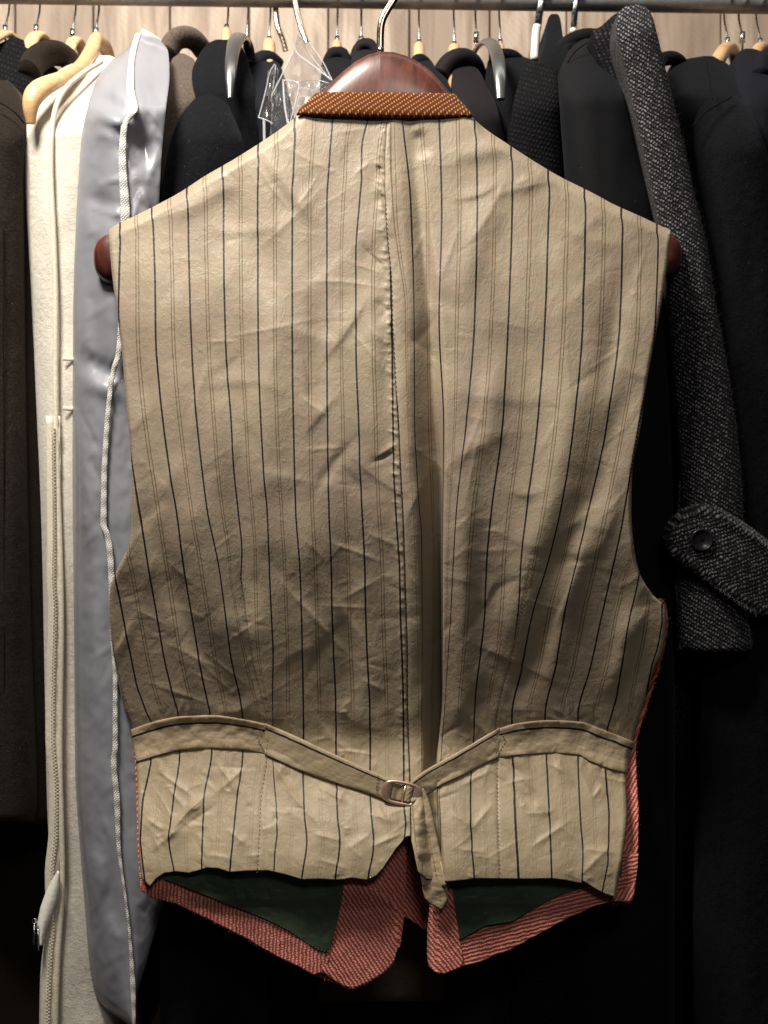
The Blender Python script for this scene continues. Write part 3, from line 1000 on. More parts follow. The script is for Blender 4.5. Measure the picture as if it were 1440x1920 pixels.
# G17 tweed coat
tw = coat('tweed_coat', 'grey salt and pepper tweed coat with a buttoned cuff tab on its sleeve', 'coat', 1240)
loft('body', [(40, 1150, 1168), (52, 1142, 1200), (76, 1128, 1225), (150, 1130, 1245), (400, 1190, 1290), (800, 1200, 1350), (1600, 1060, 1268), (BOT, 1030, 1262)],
     M['tweed_shaded'], tw, L=90, y0=.115, yn=.2, seed=19, folds=1.5, ang=.9)
loft('sleeve', [(9, 1186, 1198), (13, 1172, 1210), (28, 1158, 1222), (60, 1155, 1231), (100, 1162, 1241), (150, 1176, 1253), (260, 1200, 1279), (370, 1224, 1303),
                (460, 1242, 1325), (560, 1252, 1340), (700, 1262, 1366), (820, 1270, 1383), (900, 1275, 1391), (1000, 1276, 1395), (1100, 1268, 1396), (1150, 1268, 1402),
                (1216, 1276, 1409), (1221, 1282, 1406)], M['tweed'], tw, L=60, y0=.055, yn=.085, back=.14, seed=191, folds=.5, ang=1.05, nrow=220, nose=.03)
loft('collar', [(14, 1174, 1188), (30, 1148, 1184), (48, 1128, 1180), (62, 1110, 1180), (110, 1116, 1184), (180, 1150, 1196), (300, 1190, 1215)], M['tweed_shaded'], tw, L=60, y0=.11, yn=.17,
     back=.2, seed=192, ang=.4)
# cuff tab
up_ = [(1252, 1000), (1262, 980), (1280, 962), (1310, 951), (1335, 955), (1365, 970), (1395, 988), (1440, 1022), (1500, 1060)]
lo_ = [(1252, 1004), (1256, 1022), (1266, 1040), (1300, 1064), (1330, 1090), (1360, 1112), (1400, 1140), (1420, 1150), (1500, 1160)]
n = 60
A = []; U = []
for i in range(n):
    t_ = i / (n - 1) * 8
    l = (np.interp(t_, range(9), [p[0] for p in up_]), np.interp(t_, range(9), [p[1] for p in up_]))
    r = (np.interp(t_, range(9), [p[0] for p in lo_]), np.interp(t_, range(9), [p[1] for p in lo_]))
    for j in range(24):
        c = j / 23
        X = l[0] + (r[0] - l[0]) * c; Yp = l[1] + (r[1] - l[1]) * c
        dep = .050 - .006 * math.sin(math.pi * c) ** .5 + .028 * max(0, (X - 1330) / 130) ** 1.5 + .002 * float(fbm(X / 30, Yp / 30, 3, 3)) - .003 * math.exp(-((c - .06) / .08) ** 2) - .003 * math.exp(-((c - .94) / .06) ** 2)
        A.append(pt(X, Yp, dep)); U.append((X * .35 + Yp * .93, X * .93 - Yp * .35))
tab = mesh_obj('cuff_tab', A, gridfaces(n, 24), M['tweed'], tw, uvs={'twill': np.array(U)})
solid(tab, .005)
# button
bc = pt(1315, 1012, .0385)
V = []; F = []
prof = [(0, -.0012), (5.5, -.0012), (7.5, -.0016), (16, -.0014), (18.5, -.0028), (20.5, -.0032), (22, -.0022), (22.3, 0), (20, .0012)]
ns = 36
for r_, h_ in prof:
    for k in range(ns):
        a_ = 2 * math.pi * k / ns
        V.append((bc[0] + r_ * S * math.cos(a_), bc[1] + h_, bc[2] + r_ * S * math.sin(a_)))
F = [tuple(int(q) for q in f) for f in gridfaces(len(prof), ns, True)]
bt = subpart('button', V, F, M['button'], tab)
for dx, dy in ((-3.5, -3.5), (3.5, -3.5), (-3.5, 3.5), (3.5, 3.5)):
    pass
tube('button_thread', [(bc[0] - .0018, bc[1] - .0016, bc[2] - .0018), (bc[0] + .0018, bc[1] - .0022, bc[2] + .0018)], .0005, M['near_black'], tab, 6)
tube('button_thread', [(bc[0] + .0018, bc[1] - .0016, bc[2] - .0018), (bc[0] - .0018, bc[1] - .0022, bc[2] + .0018)], .0005, M['near_black'], tab, 6)
tube('buttonhole', [pt(1336, 1026, .0435), pt(1362, 1046, .0440)], .0011, M['tweed_shaded'], tab, 6)

# G18 black coat right
g = coat('black_overcoat', 'large black wool overcoat right of the tweed sleeve', 'coat', 1370)
loft('body', [(105, 1318, 1336), (110, 1290, 1350), (118, 1262, 1362), (140, 1252, 1384), (200, 1250, 1418), (400, 1270, 1450), (BOT, 1270, 1460)],
     M['black_wool'], g, L=120, y0=.14, yn=.25, seed=20)
loft('sleeve', [(178, 1352, 1372), (184, 1334, 1386), (205, 1312, 1408), (240, 1302, 1426), (330, 1300, 1446), (500, 1308, 1470), (900, 1330, 1500), (1600, 1300, 1500), (BOT, 1300, 1500)],
     M['black_wool'], g, L=110, y0=.085, yn=.13, back=.24, seed=201, folds=.8)
tube('collar', [pt(*p) for p in [(1242, 112, .23), (1256, 108, .235), (1270, 112, .24), (1278, 122, .25)]], .008, M['black_wool'], g, 14, smooth_path=2)
g = coat('navy_coat', 'blue black coat with a tall collar at the right edge', 'coat', 1410)
loft('body', [(91, 1398, 1412), (97, 1386, 1430), (120, 1378, 1450), (180, 1376, 1480), (400, 1380, 1540), (BOT, 1380, 1540)], M['navy'], g,
     L=110, y0=.16, yn=.26, seed=22)
collar_roll(g, [(1426, 140, .2), (1432, 112, .21), (1450, 100, .22), (1475, 104, .23)], .010, M['navy'])
# more beech hangers
for lab, px_, pyt, w_ in (
        ('small pale wooden hanger top above the fluffy black coat', 425, 58, 10),
        ('pale wooden hanger top above the navy jacket collar', 505, 80, 12),
        ('pale wooden hanger top above the rounded black collar', 632, 80, 9),
        ('pale wooden hanger top above the narrow black jacket', 786, 86, 11),
        ('pale wooden hanger top above the plum jacket collar', 852, 90, 12),
        ('pale wooden hanger top behind the second metal hanger end', 938, 86, 9)):
    beech_hanger(lab, [(px_, pyt + 90, .20), (px_, pyt + 45, .26), (px_, pyt + 6, .29), (px_ - 1, pyt + 4, .31), (px_, pyt + 50, .35), (px_, pyt + 90, .42)],
                 (px_, pyt - 4), [w_] * 6, flat=1.2)
beech_hanger('broad pale wooden hanger top between overcoat and blue black coat', [(1330, 150, .24), (1352, 100, .27), (1366, 88, .29), (1378, 100, .31), (1385, 160, .36)],
             (1364, 78), [14, 14, 13, 12, 10], flat=1.0)
beech_hanger('pale wooden hanger top at the right edge of the photo', [(1405, 150, .24), (1418, 96, .28), (1428, 88, .29), (1440, 96, .31), (1450, 150, .36)],
             (1425, 80), [12, 12, 12, 12, 10], flat=1.0)
for lab, px_, pyt in (('thin wire hanger hook between two wooden hanger tops over the plum coat', 677, 78),
                      ('thin wire hanger hook right of the broad wooden hanger', 1392, 70)):
    h = thing('wire_hanger', lab, 'clothes hanger', pt(px_, pyt, RY))
    hook(h, px_, pyt)
    tube('arm', [pt(px_, pyt + 60, .25), pt(px_, pyt + 12, .29), pt(px_, pyt, .30), pt(px_, pyt + 12, .315), pt(px_, 190, .44)], .0015, M['steel'], h, 8, smooth_path=2, up=(1, 0, 0))

# seams, lapels, buttons and lint on the dark coats
def coat_of(txt):
    return [o for o in COL.objects if o.parent is None and txt in o.get('label', '')][0]


g = coat_of('large black wool overcoat')
tube('seam', [pt(1300, 236, .083), pt(1318, 212, .088), pt(1345, 196, .10), pt(1372, 182, .115)], .0008, M['near_black'], g, 6, smooth_path=2)
tube('seam', [pt(1325, 118, .135), pt(1330, 150, .12), pt(1336, 186, .105)], .0007, M['near_black'], g, 6, smooth_path=2)
g = coat_of('smooth black coat with a wide sleeve')
tube('seam', [pt(1056, 132, .135), pt(1075, 98, .13), pt(1100, 80, .14)], .0007, M['near_black'], g, 6, smooth_path=2)
g = coat_of('dark brown wool coat at the left')
tube('seam', [pt(6, 420, .0835), pt(7, 800, .0835), pt(8, 1300, .0835)], .0006, M['near_black'], g, 6, smooth_path=2)
lint = cloth('pale_lint', (0.16, 0.15, 0.15), .9, 0)


def strew(g, x0, x1, y0, y1, n, dep, seed, ln=6, r=.00010):
    rf = random.Random(seed)
    V = []; F = []
    for i in range(n):
        X = rf.uniform(x0, x1); Yp = rf.uniform(y0, y1); a = rf.uniform(0, 6.28); l = ln * rf.uniform(.3, 1.3); k = rf.uniform(-1.2, 1.2)
        p = np.array(pt(X, Yp, dep)); base = len(V)
        for m_ in range(4):
            V += [tuple(p + np.array([r, 0, 0])), tuple(p + np.array([-r * .5, r, 0])), tuple(p + np.array([-r * .5, -r, r]))]
            p = p + np.array([math.cos(a + k * m_), 0, math.sin(a + k * m_)]) * l * S / 3
        for m_ in range(3):
            for k_ in range(3):
                a1 = base + m_ * 3 + k_; a2 = base + m_ * 3 + (k_ + 1) % 3
                F.append((a1, a2, a2 + 3, a1 + 3))
    o = mesh_obj('lint', V, np.array(F), lint, g)
    o['kind'] = 'stuff'


strew(coat_of('large black wool overcoat'), 1320, 1436, 220, 1500, 45, .082, 3)
strew(coat_of('smooth black coat with a wide'), 1080, 1200, 150, 420, 8, .068, 4)
strew(coat_of('fluffy black wool coat'), 345, 440, 210, 400, 60, .082, 5, ln=5)
strew(coat_of('dark brown wool coat at the left'), -5, 40, 250, 1500, 60, .0815, 6, ln=5)

# ================================================================== the waistcoat
VX0, VX1, VY0, VY1 = 170, 1290, 190, 1710
gx, gy = np.meshgrid(np.arange(VX0, VX1), np.arange(VY0, VY1))
gx = gx.astype(float); gy = gy.astype(float)

LE = [(215, 560), (240, 528), (270, 484), (300, 436), (330, 384), (360, 338), (385, 292), (405, 252), (425, 212), (434, 203), (450, 204), (533, 212), (607, 222),
      (677, 230), (767, 237), (850, 245), (917, 247), (987, 247), (1028, 239), (1050, 229), (1075, 216), (1103, 206), (1139, 204), (1195, 208), (1264, 219),
      (1328, 233), (1368, 247), (1440, 256), (1500, 258), (1579, 260), (1640, 264), (1662, 272)]
RE = [(215, 880), (240, 908), (270, 952), (300, 998), (330, 1048), (360, 1108), (385, 1155), (405, 1200), (424, 1240), (432, 1258), (450, 1257), (533, 1246), (633, 1229),
      (692, 1217), (796, 1202), (900, 1185), (962, 1184), (1033, 1190), (1075, 1200), (1114, 1223), (1137, 1246), (1155, 1250), (1196, 1247), (1229, 1240),
      (1247, 1230), (1304, 1213), (1350, 1198), (1390, 1187), (1410, 1177), (1449, 1174), (1525, 1176), (1611, 1167), (1656, 1159), (1680, 1156)]
SEAM = [(215, 726), (260, 724), (300, 722), (380, 723), (460, 728), (520, 734), (600, 736), (650, 738.5), (720, 742), (800, 747), (880, 750.5), (960, 754.5),
        (1060, 758), (1160, 761), (1235, 763), (1310, 763), (1435, 767), (1500, 769), (1568, 770)]
DL = [(1040, 448), (1080, 451), (1120, 456), (1170, 462.5), (1210, 467.5), (1235, 472.5), (1270, 480), (1305, 490), (1350, 500), (1415, 501), (1500, 489),
      (1577, 485), (1640, 482)]
DR = [(1055, 997), (1097, 988.5), (1168, 974), (1232, 960), (1305, 940.5), (1362, 931), (1422, 932), (1526, 933), (1640, 937)]
BU = [(247, 1368), (270, 1360), (300, 1350), (340, 1343), (400, 1341), (450, 1347), (500, 1358), (600, 1402), (700, 1448), (728, 1462), (772, 1465), (797, 1445),
      (831, 1426), (868, 1405), (906, 1382), (934, 1366), (975, 1355), (1031, 1350), (1087, 1353), (1125, 1366), (1162, 1380), (1190, 1392)]


def P2(tab, v):
    return pchip([p[0] for p in tab], [p[1] for p in tab], v)


# ---- relief, in millimetres toward the camera
H = np.zeros_like(gx)
le = P2(LE, gy); re = P2(RE, gy)
uu = (gx - (le + re) / 2) / ((re - le) / 2)
H += pchip([190, 215, 250, 430, 620, 820, 950, 1150, 1330, 1390, 1450, 1560, 1640, 1710],
           [-3, -2, 0, 7, 17, 22, 19, -1, -26, -33, -25, 2, 15, 17], gy)
H += -16 * np.abs(np.clip((gx - 725) / 530, -1.1, 1.1)) ** 2.4


def seg(x0, y0, x1, y1, amp, w, bend=0.0, sharp=1.3, asym=0.0, fall=.5, side=0.0):
    """a ridge (amp > 0) or crease (amp < 0) of amp mm and w px along a line"""
    global H
    L = math.hypot(x1 - x0, y1 - y0) + 1e-6
    pad = w * 4 + abs(bend)
    xa = int(max(VX0, min(x0, x1) - pad)) - VX0; xb = int(min(VX1, max(x0, x1) + pad)) - VX0
    ya = int(max(VY0, min(y0, y1) - pad)) - VY0; yb = int(min(VY1, max(y0, y1) + pad)) - VY0
    if xb <= xa or yb <= ya:
        return
    X = gx[ya:yb, xa:xb]; Y = gy[ya:yb, xa:xb]
    tx, ty = (x1 - x0) / L, (y1 - y0) / L
    t = ((X - x0) * tx + (Y - y0) * ty) / L
    d = (X - x0) * -ty + (Y - y0) * tx - bend * np.sin(np.pi * np.clip(t, 0, 1))
    wt = np.clip(1 - np.abs(2 * t - 1), 0, 1)
    win = np.clip(wt / fall, 0, 1); win = win * win * (3 - 2 * win)
    wl = w * (1 + asym * np.sign(d))
    pr = np.exp(-(np.abs(d) / wl) ** sharp)
    if side:
        pr = pr + side * np.exp(-((d - np.sign(side) * 2.2 * w) / (2.0 * w)) ** 2)
    H[ya:yb, xa:xb] += amp * win * pr


# centre back: ridge left of the fold, deep fold right of the seam, firm edge of the right panel
sx_ = P2(SEAM, gy)
fd = pchip([215, 300, 420, 560, 700, 850, 1000, 1200, 1400, 1500, 1640], [0.5, 2.0, 3.5, 6, 8, 11, 13, 13, 11, 10, 4], gy)
xa_ = pchip([215, 420, 560, 700, 850, 960, 1100, 1300, 1440, 1640], [735, 755, 764, 764, 768, 778, 783, 788, 790, 775], gy)
xb_ = pchip([215, 420, 560, 700, 850, 960, 1100, 1300, 1440, 1640], [790, 812, 828, 838, 838, 834, 832, 832, 820, 836], gy)
q = (gx - xa_) / (xb_ - xa_)
sharp_ = pchip([215, 700, 850, 960, 1640], [.55, .45, .26, .16, .14], gy)
left = np.clip(q / .85, 0, 1); left = left * left * (3 - 2 * left)
right = np.clip((1.0 - q) / sharp_, 0, 1); right = right * right * (3 - 2 * right)
H += -fd * 2.3 * left * right
H += pchip([215, 500, 900, 1640], [.5, 1.5, 3.0, 2.5], gy) * np.exp(-((gx - (sx_ + 12)) / 20) ** 2)
H += pchip([215, 700, 960, 1640], [0, .5, 3.5, 3], gy) * np.exp(-((gx - (xb_ + 26)) / 30) ** 2)

for a in [  # broad soft folds: x0,y0,x1,y1,amp,w
    (880, 820, 870, 1340, 3.0, 28, 0), (1110, 600, 900, 1330, 4.5, 42, -20), (1190, 700, 1000, 1130, -3.5, 34, -20),
    (1060, 1120, 950, 1340, -3.0, 26, 0), (1130, 900, 1020, 1340, 3.0, 30, 10), (1190, 1110, 1130, 1330, 3.0, 26, -8),
    (330, 830, 470, 1330, 4.0, 34, 18), (260, 900, 420, 1340, -3.0, 24, 8), (420, 760, 520, 1330, -3.5, 30, 10),
    (470, 1080, 520, 1340, 2.5, 20, 0), (560, 900, 600, 1350, 1.8, 30, 0), (640, 880, 665, 1400, -1.8, 26, 0),
    (480, 270, 600, 430, 1.8, 18, 0), (400, 330, 560, 640, -1.8, 34, -10), (300, 420, 460, 330, 1.2, 20, 0),
    (330, 470, 330, 900, 1.5, 40, 0), (260, 600, 300, 1000, -1.6, 24, 0), (520, 450, 510, 900, 1.8, 34, 0),
    (600, 500, 600, 1000, -1.5, 26, 0), (950, 300, 860, 620, 2.0, 30, 14), (830, 300, 1010, 260, 1.5, 22, 0),
    (900, 480, 1030, 760, -2.0, 36, 0), (1010, 420, 1140, 640, 2.0, 30, 0), (1170, 480, 1130, 760, -1.8, 24, 0),
    (940, 640, 900, 900, 2.2, 30, 0), (780, 240, 800, 300, -2.2, 16, 0), (700, 470, 700, 900, 1.5, 24, 0),
]:
    seg(a[0], a[1], a[2], a[3], a[4] * 1.55, a[5] * .85, a[6], sharp=2.0, fall=.7)
for a in [  # sharper creases seen in the photograph
    (470, 285, 548, 398, 1.5, 7, 6), (548, 398, 600, 320, 1.0, 6, 3), (402, 636, 610, 592, .8, 6, 3), (380, 640, 455, 640, .6, 5, 0),
    (550, 530, 745, 548, .9, 6, -10), (640, 485, 735, 520, 1.0, 6, 0), (670, 450, 733, 507, -1.6, 7, 4), (690, 470, 734, 512, 1.3, 6, -3),
    (700, 560, 738, 590, -2.0, 9, 0), (715, 590, 738, 640, 1.8, 9, 0), (690, 610, 738, 660, 1.2, 7, 0), (640, 600, 745, 720, .9, 6, 0),
    (560, 740, 620, 785, 1.2, 4, 0), (690, 870, 750, 842, -2.2, 6, 2), (700, 860, 750, 828, 1.4, 6, 0), (560, 845, 650, 838, .8, 5, 0),
    (870, 470, 960, 300, 1.4, 8, 10), (770, 490, 800, 430, 1.0, 6, 0), (820, 540, 870, 400, 1.0, 8, 0), (1040, 350, 1160, 440, 1.0, 9, 0),
    (960, 350, 1000, 330, 1.0, 6, 0), (1188, 545, 1215, 455, .9, 5, 0), (1183, 556, 1195, 545, .8, 4, 0), (880, 590, 1010, 620, .6, 7, 0),
    (1000, 870, 1060, 760, .7, 8, 0), (850, 900, 920, 700, .9, 8, 8), (870, 960, 900, 800, .8, 5, 0), (1120, 980, 1190, 900, .8, 8, 0),
    (850, 1030, 1000, 1025, .8, 9, 5), (930, 1080, 900, 1150, 1.6, 7, 0), (1150, 1110, 1230, 1060, 1.0, 9, 0),
    (560, 1000, 620, 1060, .8, 6, 0), (600, 1010, 735, 1060, 1.1, 6, 0), (680, 995, 760, 1030, 1.2, 7, 0), (630, 1130, 720, 1080, 1.3, 8, 0),
    (500, 1060, 660, 1240, 1.0, 7, 0), (540, 1100, 700, 1280, .8, 6, 0), (560, 1070, 530, 1080, .6, 5, 0), (590, 1135, 700, 1140, .8, 5, 0),
    (670, 1270, 730, 1300, 1.2, 5, 0), (633, 1336, 655, 1334, 1.2, 3, 0), (640, 1330, 660, 1310, .8, 3, 0), (280, 1190, 440, 1270, .8, 6, 0),
    (230, 1130, 330, 1180, .7, 5, 0), (300, 1040, 380, 1110, .8, 6, 0), (250, 1270, 420, 1330, .9, 6, 0), (330, 1200, 470, 1330, .9, 7, 0),
    (370, 1210, 480, 1300, .8, 5, 0), (520, 270, 640, 330, .8, 8, 0), (620, 250, 700, 240, .7, 6, 0), (660, 330, 700, 300, 1.0, 5, 0),
    (715, 330, 725, 380, 1.8, 5, 0), (706, 300, 722, 345, -1.6, 5, 0), (712, 350, 726, 400, -1.4, 4, 0), (718, 400, 735, 450, 1.3, 5, 0),
    # below the belt
    (300, 1590, 400, 1480, 2.4, 8, -8), (330, 1560, 420, 1500, -1.6, 10, 0), (290, 1440, 370, 1500, 1.2, 6, 0), (310, 1470, 350, 1520, .9, 5, 0),
    (270, 1530, 310, 1560, 1.2, 5, 0), (280, 1600, 350, 1540, 1.2, 7, 0), (400, 1420, 450, 1490, 1.2, 6, 0), (420, 1550, 470, 1590, 1.0, 6, 0),
    (390, 1500, 470, 1430, 1.3, 8, 0), (510, 1430, 560, 1500, 1.2, 7, 0), (520, 1460, 610, 1560, 1.1, 8, 0), (580, 1560, 650, 1580, 1.0, 6, 0),
    (590, 1470, 660, 1510, 1.2, 6, 0), (680, 1520, 750, 1545, 1.4, 9, 0), (690, 1590, 760, 1560, 1.3, 6, 0), (640, 1600, 700, 1560, 1.2, 8, 0),
    (840, 1520, 900, 1560, 1.3, 7, 0), (850, 1480, 930, 1440, 1.0, 6, 0), (850, 1590, 920, 1600, 1.0, 6, 0), (880, 1560, 930, 1500, 1.2, 8, 0),
    (960, 1440, 1010, 1490, 1.0, 6, 0), (980, 1600, 1080, 1530, 1.1, 7, 0), (1000, 1500, 1030, 1530, 1.2, 4, 0), (1110, 1500, 1130, 1470, 1.2, 4, 0),
    (1090, 1590, 1160, 1600, 1.3, 6, 0), (1080, 1650, 1150, 1580, 1.2, 8, 0), (1040, 1420, 1080, 1480, 1.0, 6, 0), (1100, 1430, 1150, 1500, 1.0, 8, 0),
]:
    seg(a[0], a[1], a[2], a[3], a[4] * (.9 if a[1] < 1400 else 1.7), a[5], a[6], sharp=1.25, fall=.8, side=.35)
# soft irregular folds
r3 = random.Random(29)
for i in range(110):
    x0 = r3.uniform(230, 1230); y0 = r3.uniform(240, 1320)
    L = r3.uniform(90, 260); a = r3.choice([.9, -1.0, 1.3, -.5, .4, 2.0]) + r3.gauss(0, .3)
    seg(x0, y0, x0 + L * math.cos(a), y0 + L * math.sin(a), r3.uniform(.5, 1.5) * (1 + (y0 > 900) * .4) * r3.choice([1, -1, 1]), r3.uniform(9, 24), r3.uniform(-18, 18),
        sharp=r3.uniform(1.2, 2.0), fall=.9, asym=r3.uniform(-.55, .55))
# many small random creases of a worn, slept-in cloth
r2 = random.Random(11)
for i in range(900):
    y0 = r2.uniform(220, 1650); x0 = r2.uniform(210, 1250)
    low = y0 > 1400
    dense = y0 > 980
    if not dense and r2.random() < .45:
        continue
    L = r2.choice([18, 28, 45, 70, 110]) * r2.uniform(.6, 1.4)
    a = r2.choice([.55, -.6, .25, -.3, .9, 2.5]) + r2.gauss(0, .35)
    am = (.36 if dense else .27) * r2.uniform(.3, 1.3) * (2.6 if low else 1)
    seg(x0, y0, x0 + L * math.cos(a), y0 + L * math.sin(a), am * r2.choice([1, 1, -1]), r2.uniform(2.2, 6.5), r2.uniform(-5, 5), sharp=1.15,
        fall=.9, side=r2.choice([0, .5, -.5]))
# gathers fanning out of the belt
for i in range(150):
    x0 = r2.uniform(255, 1175)
    yb_ = float(pchip([p[0] for p in BU], [p[1] for p in BU], x0))
    if r2.random() < .5:
        a = -math.pi / 2 + r2.gauss(0, .75)
        L = r2.uniform(18, 70)
        seg(x0, yb_ + 4, x0 + L * math.cos(a), yb_ + L * math.sin(a), r2.uniform(.35, .9) * r2.choice([1, 1, -1]), r2.uniform(2.5, 5.5), r2.uniform(-3, 3), fall=1.2, sharp=1.2)
    else:
        a = math.pi / 2 + r2.gauss(0, .7)
        L = r2.uniform(25, 90)
        seg(x0, yb_ + 40, x0 + L * math.cos(a), yb_ + 50 + L * math.sin(a), r2.uniform(.3, .8) * r2.choice([1, 1, -1]), r2.uniform(3, 7), r2.uniform(-4, 4), fall=1.0,
            sharp=1.2)
# puckers along seam and darts
for i in range(120):
    y = 230 + i * 11.0 + r2.uniform(-4, 4)
    if y > 1540:
        break
    x0 = float(P2(SEAM, y))
    L = r2.uniform(8, 26)
    seg(x0 + 2, y, x0 - L, y + r2.uniform(-10, 2) - L * .3, r2.uniform(.4, .9) * (1.9 if 280 < y < 950 else 1.2), r2.uniform(2.4, 4.6), 0, fall=1.3)
    if r2.random() < .4:
        seg(x0, y, x0 + L * .7, y - r2.uniform(-4, 8), r2.uniform(.2, .4), 2.6, 0, fall=1.3)
for tab_, y0_, y1_ in ((DL, 1045, 1640), (DR, 1060, 1640)):
    y = y0_
    while y < y1_:
        x0 = float(P2(tab_, y))
        for s_ in (-1, 1):
            L = r2.uniform(5, 14)
            seg(x0, y, x0 + s_ * L, y - L * .4, r2.uniform(.15, .4), 2.4, 0, fall=1.3)
        y += 8.5
# hollow of seam and darts
H -= .9 * np.exp(-np.abs(gx - sx_) / 2.2) * (gy < 1575)
dlx = P2(DL, gy); drx = P2(DR, gy)
fdart = np.clip((gy - 1045) / 60, 0, 1)
H -= 1.0 * np.exp(-np.abs(gx - dlx) / 3.0) * fdart
H -= 1.0 * np.exp(-np.abs(gx - drx) / 3.0) * fdart
H += 1.4 * np.exp(-((gx - dlx - 16) / 12) ** 2) * fdart * (gy < 1350)
H += fbm(gx / 95, gy / 150, 2, 2) * 3.2 + fbm(gx / 40, gy / 55, 12, 2) * .45
H += .35 * np.abs(fbm(gx / 24 + gy / 60, gy / 22 - gx / 70, 5, 3)) * np.clip((gy - 900) / 300, .25, 1)
# belt groove
byu = pchip([p[0] for p in BU], [p[1] for p in BU], gx)
H -= 3.2 * np.exp(-((gy - byu - 26) / 20) ** 2) * np.clip((np.abs(gx - 752) - 120) / 120, 0, 1)
# shoulder edge rolls away, armhole edge turns in a little
shl = pchip([203, 212, 252, 292, 338, 384, 436, 484, 528, 558, 882, 908, 952, 998, 1048, 1108, 1155, 1200, 1240, 1258],
            [440, 427, 405, 385, 360, 330, 300, 270, 240, 216, 216, 240, 270, 300, 330, 360, 385, 405, 423, 432], gx)
ds = gy - shl
H -= 12 * np.clip(1 - ds / 24, 0, 1.6) ** 2.4 * np.clip((np.abs(gx - 720) - 150) / 30, 0.0, 1)
for e, sgn in ((le, 1), (re, -1)):
    de = (gx - e) * sgn
    H -= 3.0 * np.clip(1 - de / 7, 0, 1.6) ** 2 * (gy > 440)


def boxblur(A, n):
    for ax in (0, 1):
        C = np.cumsum(np.concatenate([np.repeat(np.take(A, [0], ax), n + 1, ax), A, np.repeat(np.take(A, [-1], ax), n, ax)], ax), ax)
        m_ = A.shape[ax]
        A = (np.take(C, np.arange(2 * n + 1, 2 * n + 1 + m_), ax) - np.take(C, np.arange(0, m_), ax)) / (2 * n + 1)
    return A


HF = np.clip(boxblur(H, 2) - boxblur(H, 22), -4, 4) * np.clip((np.abs(gx - 800) - 50) / 20, 0, 1)


def Hat(px, py):
    px = np.asarray(px, float); py = np.asarray(py, float)
    x = np.clip(px - VX0, 0, H.shape[1] - 1.001); y = np.clip(py - VY0, 0, H.shape[0] - 1.001)
    xi = x.astype(int); yi = y.astype(int); fx = x - xi; fy = y - yi
    return ((H[yi, xi] * (1 - fx) + H[yi, xi + 1] * fx) * (1 - fy) + (H[yi + 1, xi] * (1 - fx) + H[yi + 1, xi + 1] * fx) * fy)


# ---- stripe positions read off the photograph: index -> (y, x)
SL = {
    1: [(190, 232), (422, 228), (480, 225), (600, 224), (700, 228), (845, 245), (900, 254), (960, 262.5), (1060, 278), (1160, 295), (1235, 308), (1310, 326), (1342, 334.5),
        (1412, 336.5), (1500, 325), (1577, 317), (1632, 326), (1700, 335)],
    2: [(190, 290), (400, 287), (533, 291), (633, 292), (717, 298), (800, 307), (900, 321), (960, 331), (1060, 344), (1160, 360), (1235, 372), (1310, 387.5), (1342, 394.5),
        (1407, 397), (1500, 382), (1577, 379.5), (1632, 378), (1700, 378)],
    3: [(190, 355), (400, 353), (550, 356), (667, 360), (767, 367), (883, 379), (960, 389), (1060, 410), (1160, 424), (1235, 434), (1310, 450), (1345, 455), (1407, 455),
        (1500, 444), (1577, 436.5), (1632, 431), (1700, 428)],
    5: [(190, 488), (270, 487), (330, 484), (380, 483), (630, 484), (880, 494), (960, 501), (1060, 505), (1160, 509), (1235, 512), (1310, 511), (1360, 511), (1420, 511),
        (1520, 518), (1560, 519.5), (1600, 515), (1700, 512)],
    6: [(190, 557), (215, 556), (300, 551), (380, 548), (630, 548), (880, 552), (960, 554.5), (1060, 562), (1160, 565.5), (1235, 567), (1310, 568.5), (1382, 569), (1450, 568),
        (1530, 571), (1577, 575), (1650, 565.5), (1700, 560)],
    7: [(190, 625), (215, 624), (300, 618), (380, 613), (630, 613), (880, 615), (960, 617), (1060, 621), (1160, 623), (1235, 626), (1310, 629), (1410, 630), (1470, 631),
        (1530, 633), (1577, 637), (1650, 628.5), (1700, 624)],
    8: [(190, 693), (215, 691), (280, 678), (330, 678), (380, 674), (480, 667), (640, 667), (800, 672.6), (880, 675), (960, 679), (1060, 684), (1160, 686), (1235, 689),
        (1310, 693), (1410, 694), (1490, 694), (1580, 700.6), (1650, 690), (1700, 686)],
}
SL4 = [(190, 421), (400, 419), (567, 421), (683, 425), (783, 433), (880, 438), (960, 446), (1035, 453), (1080, 451)]
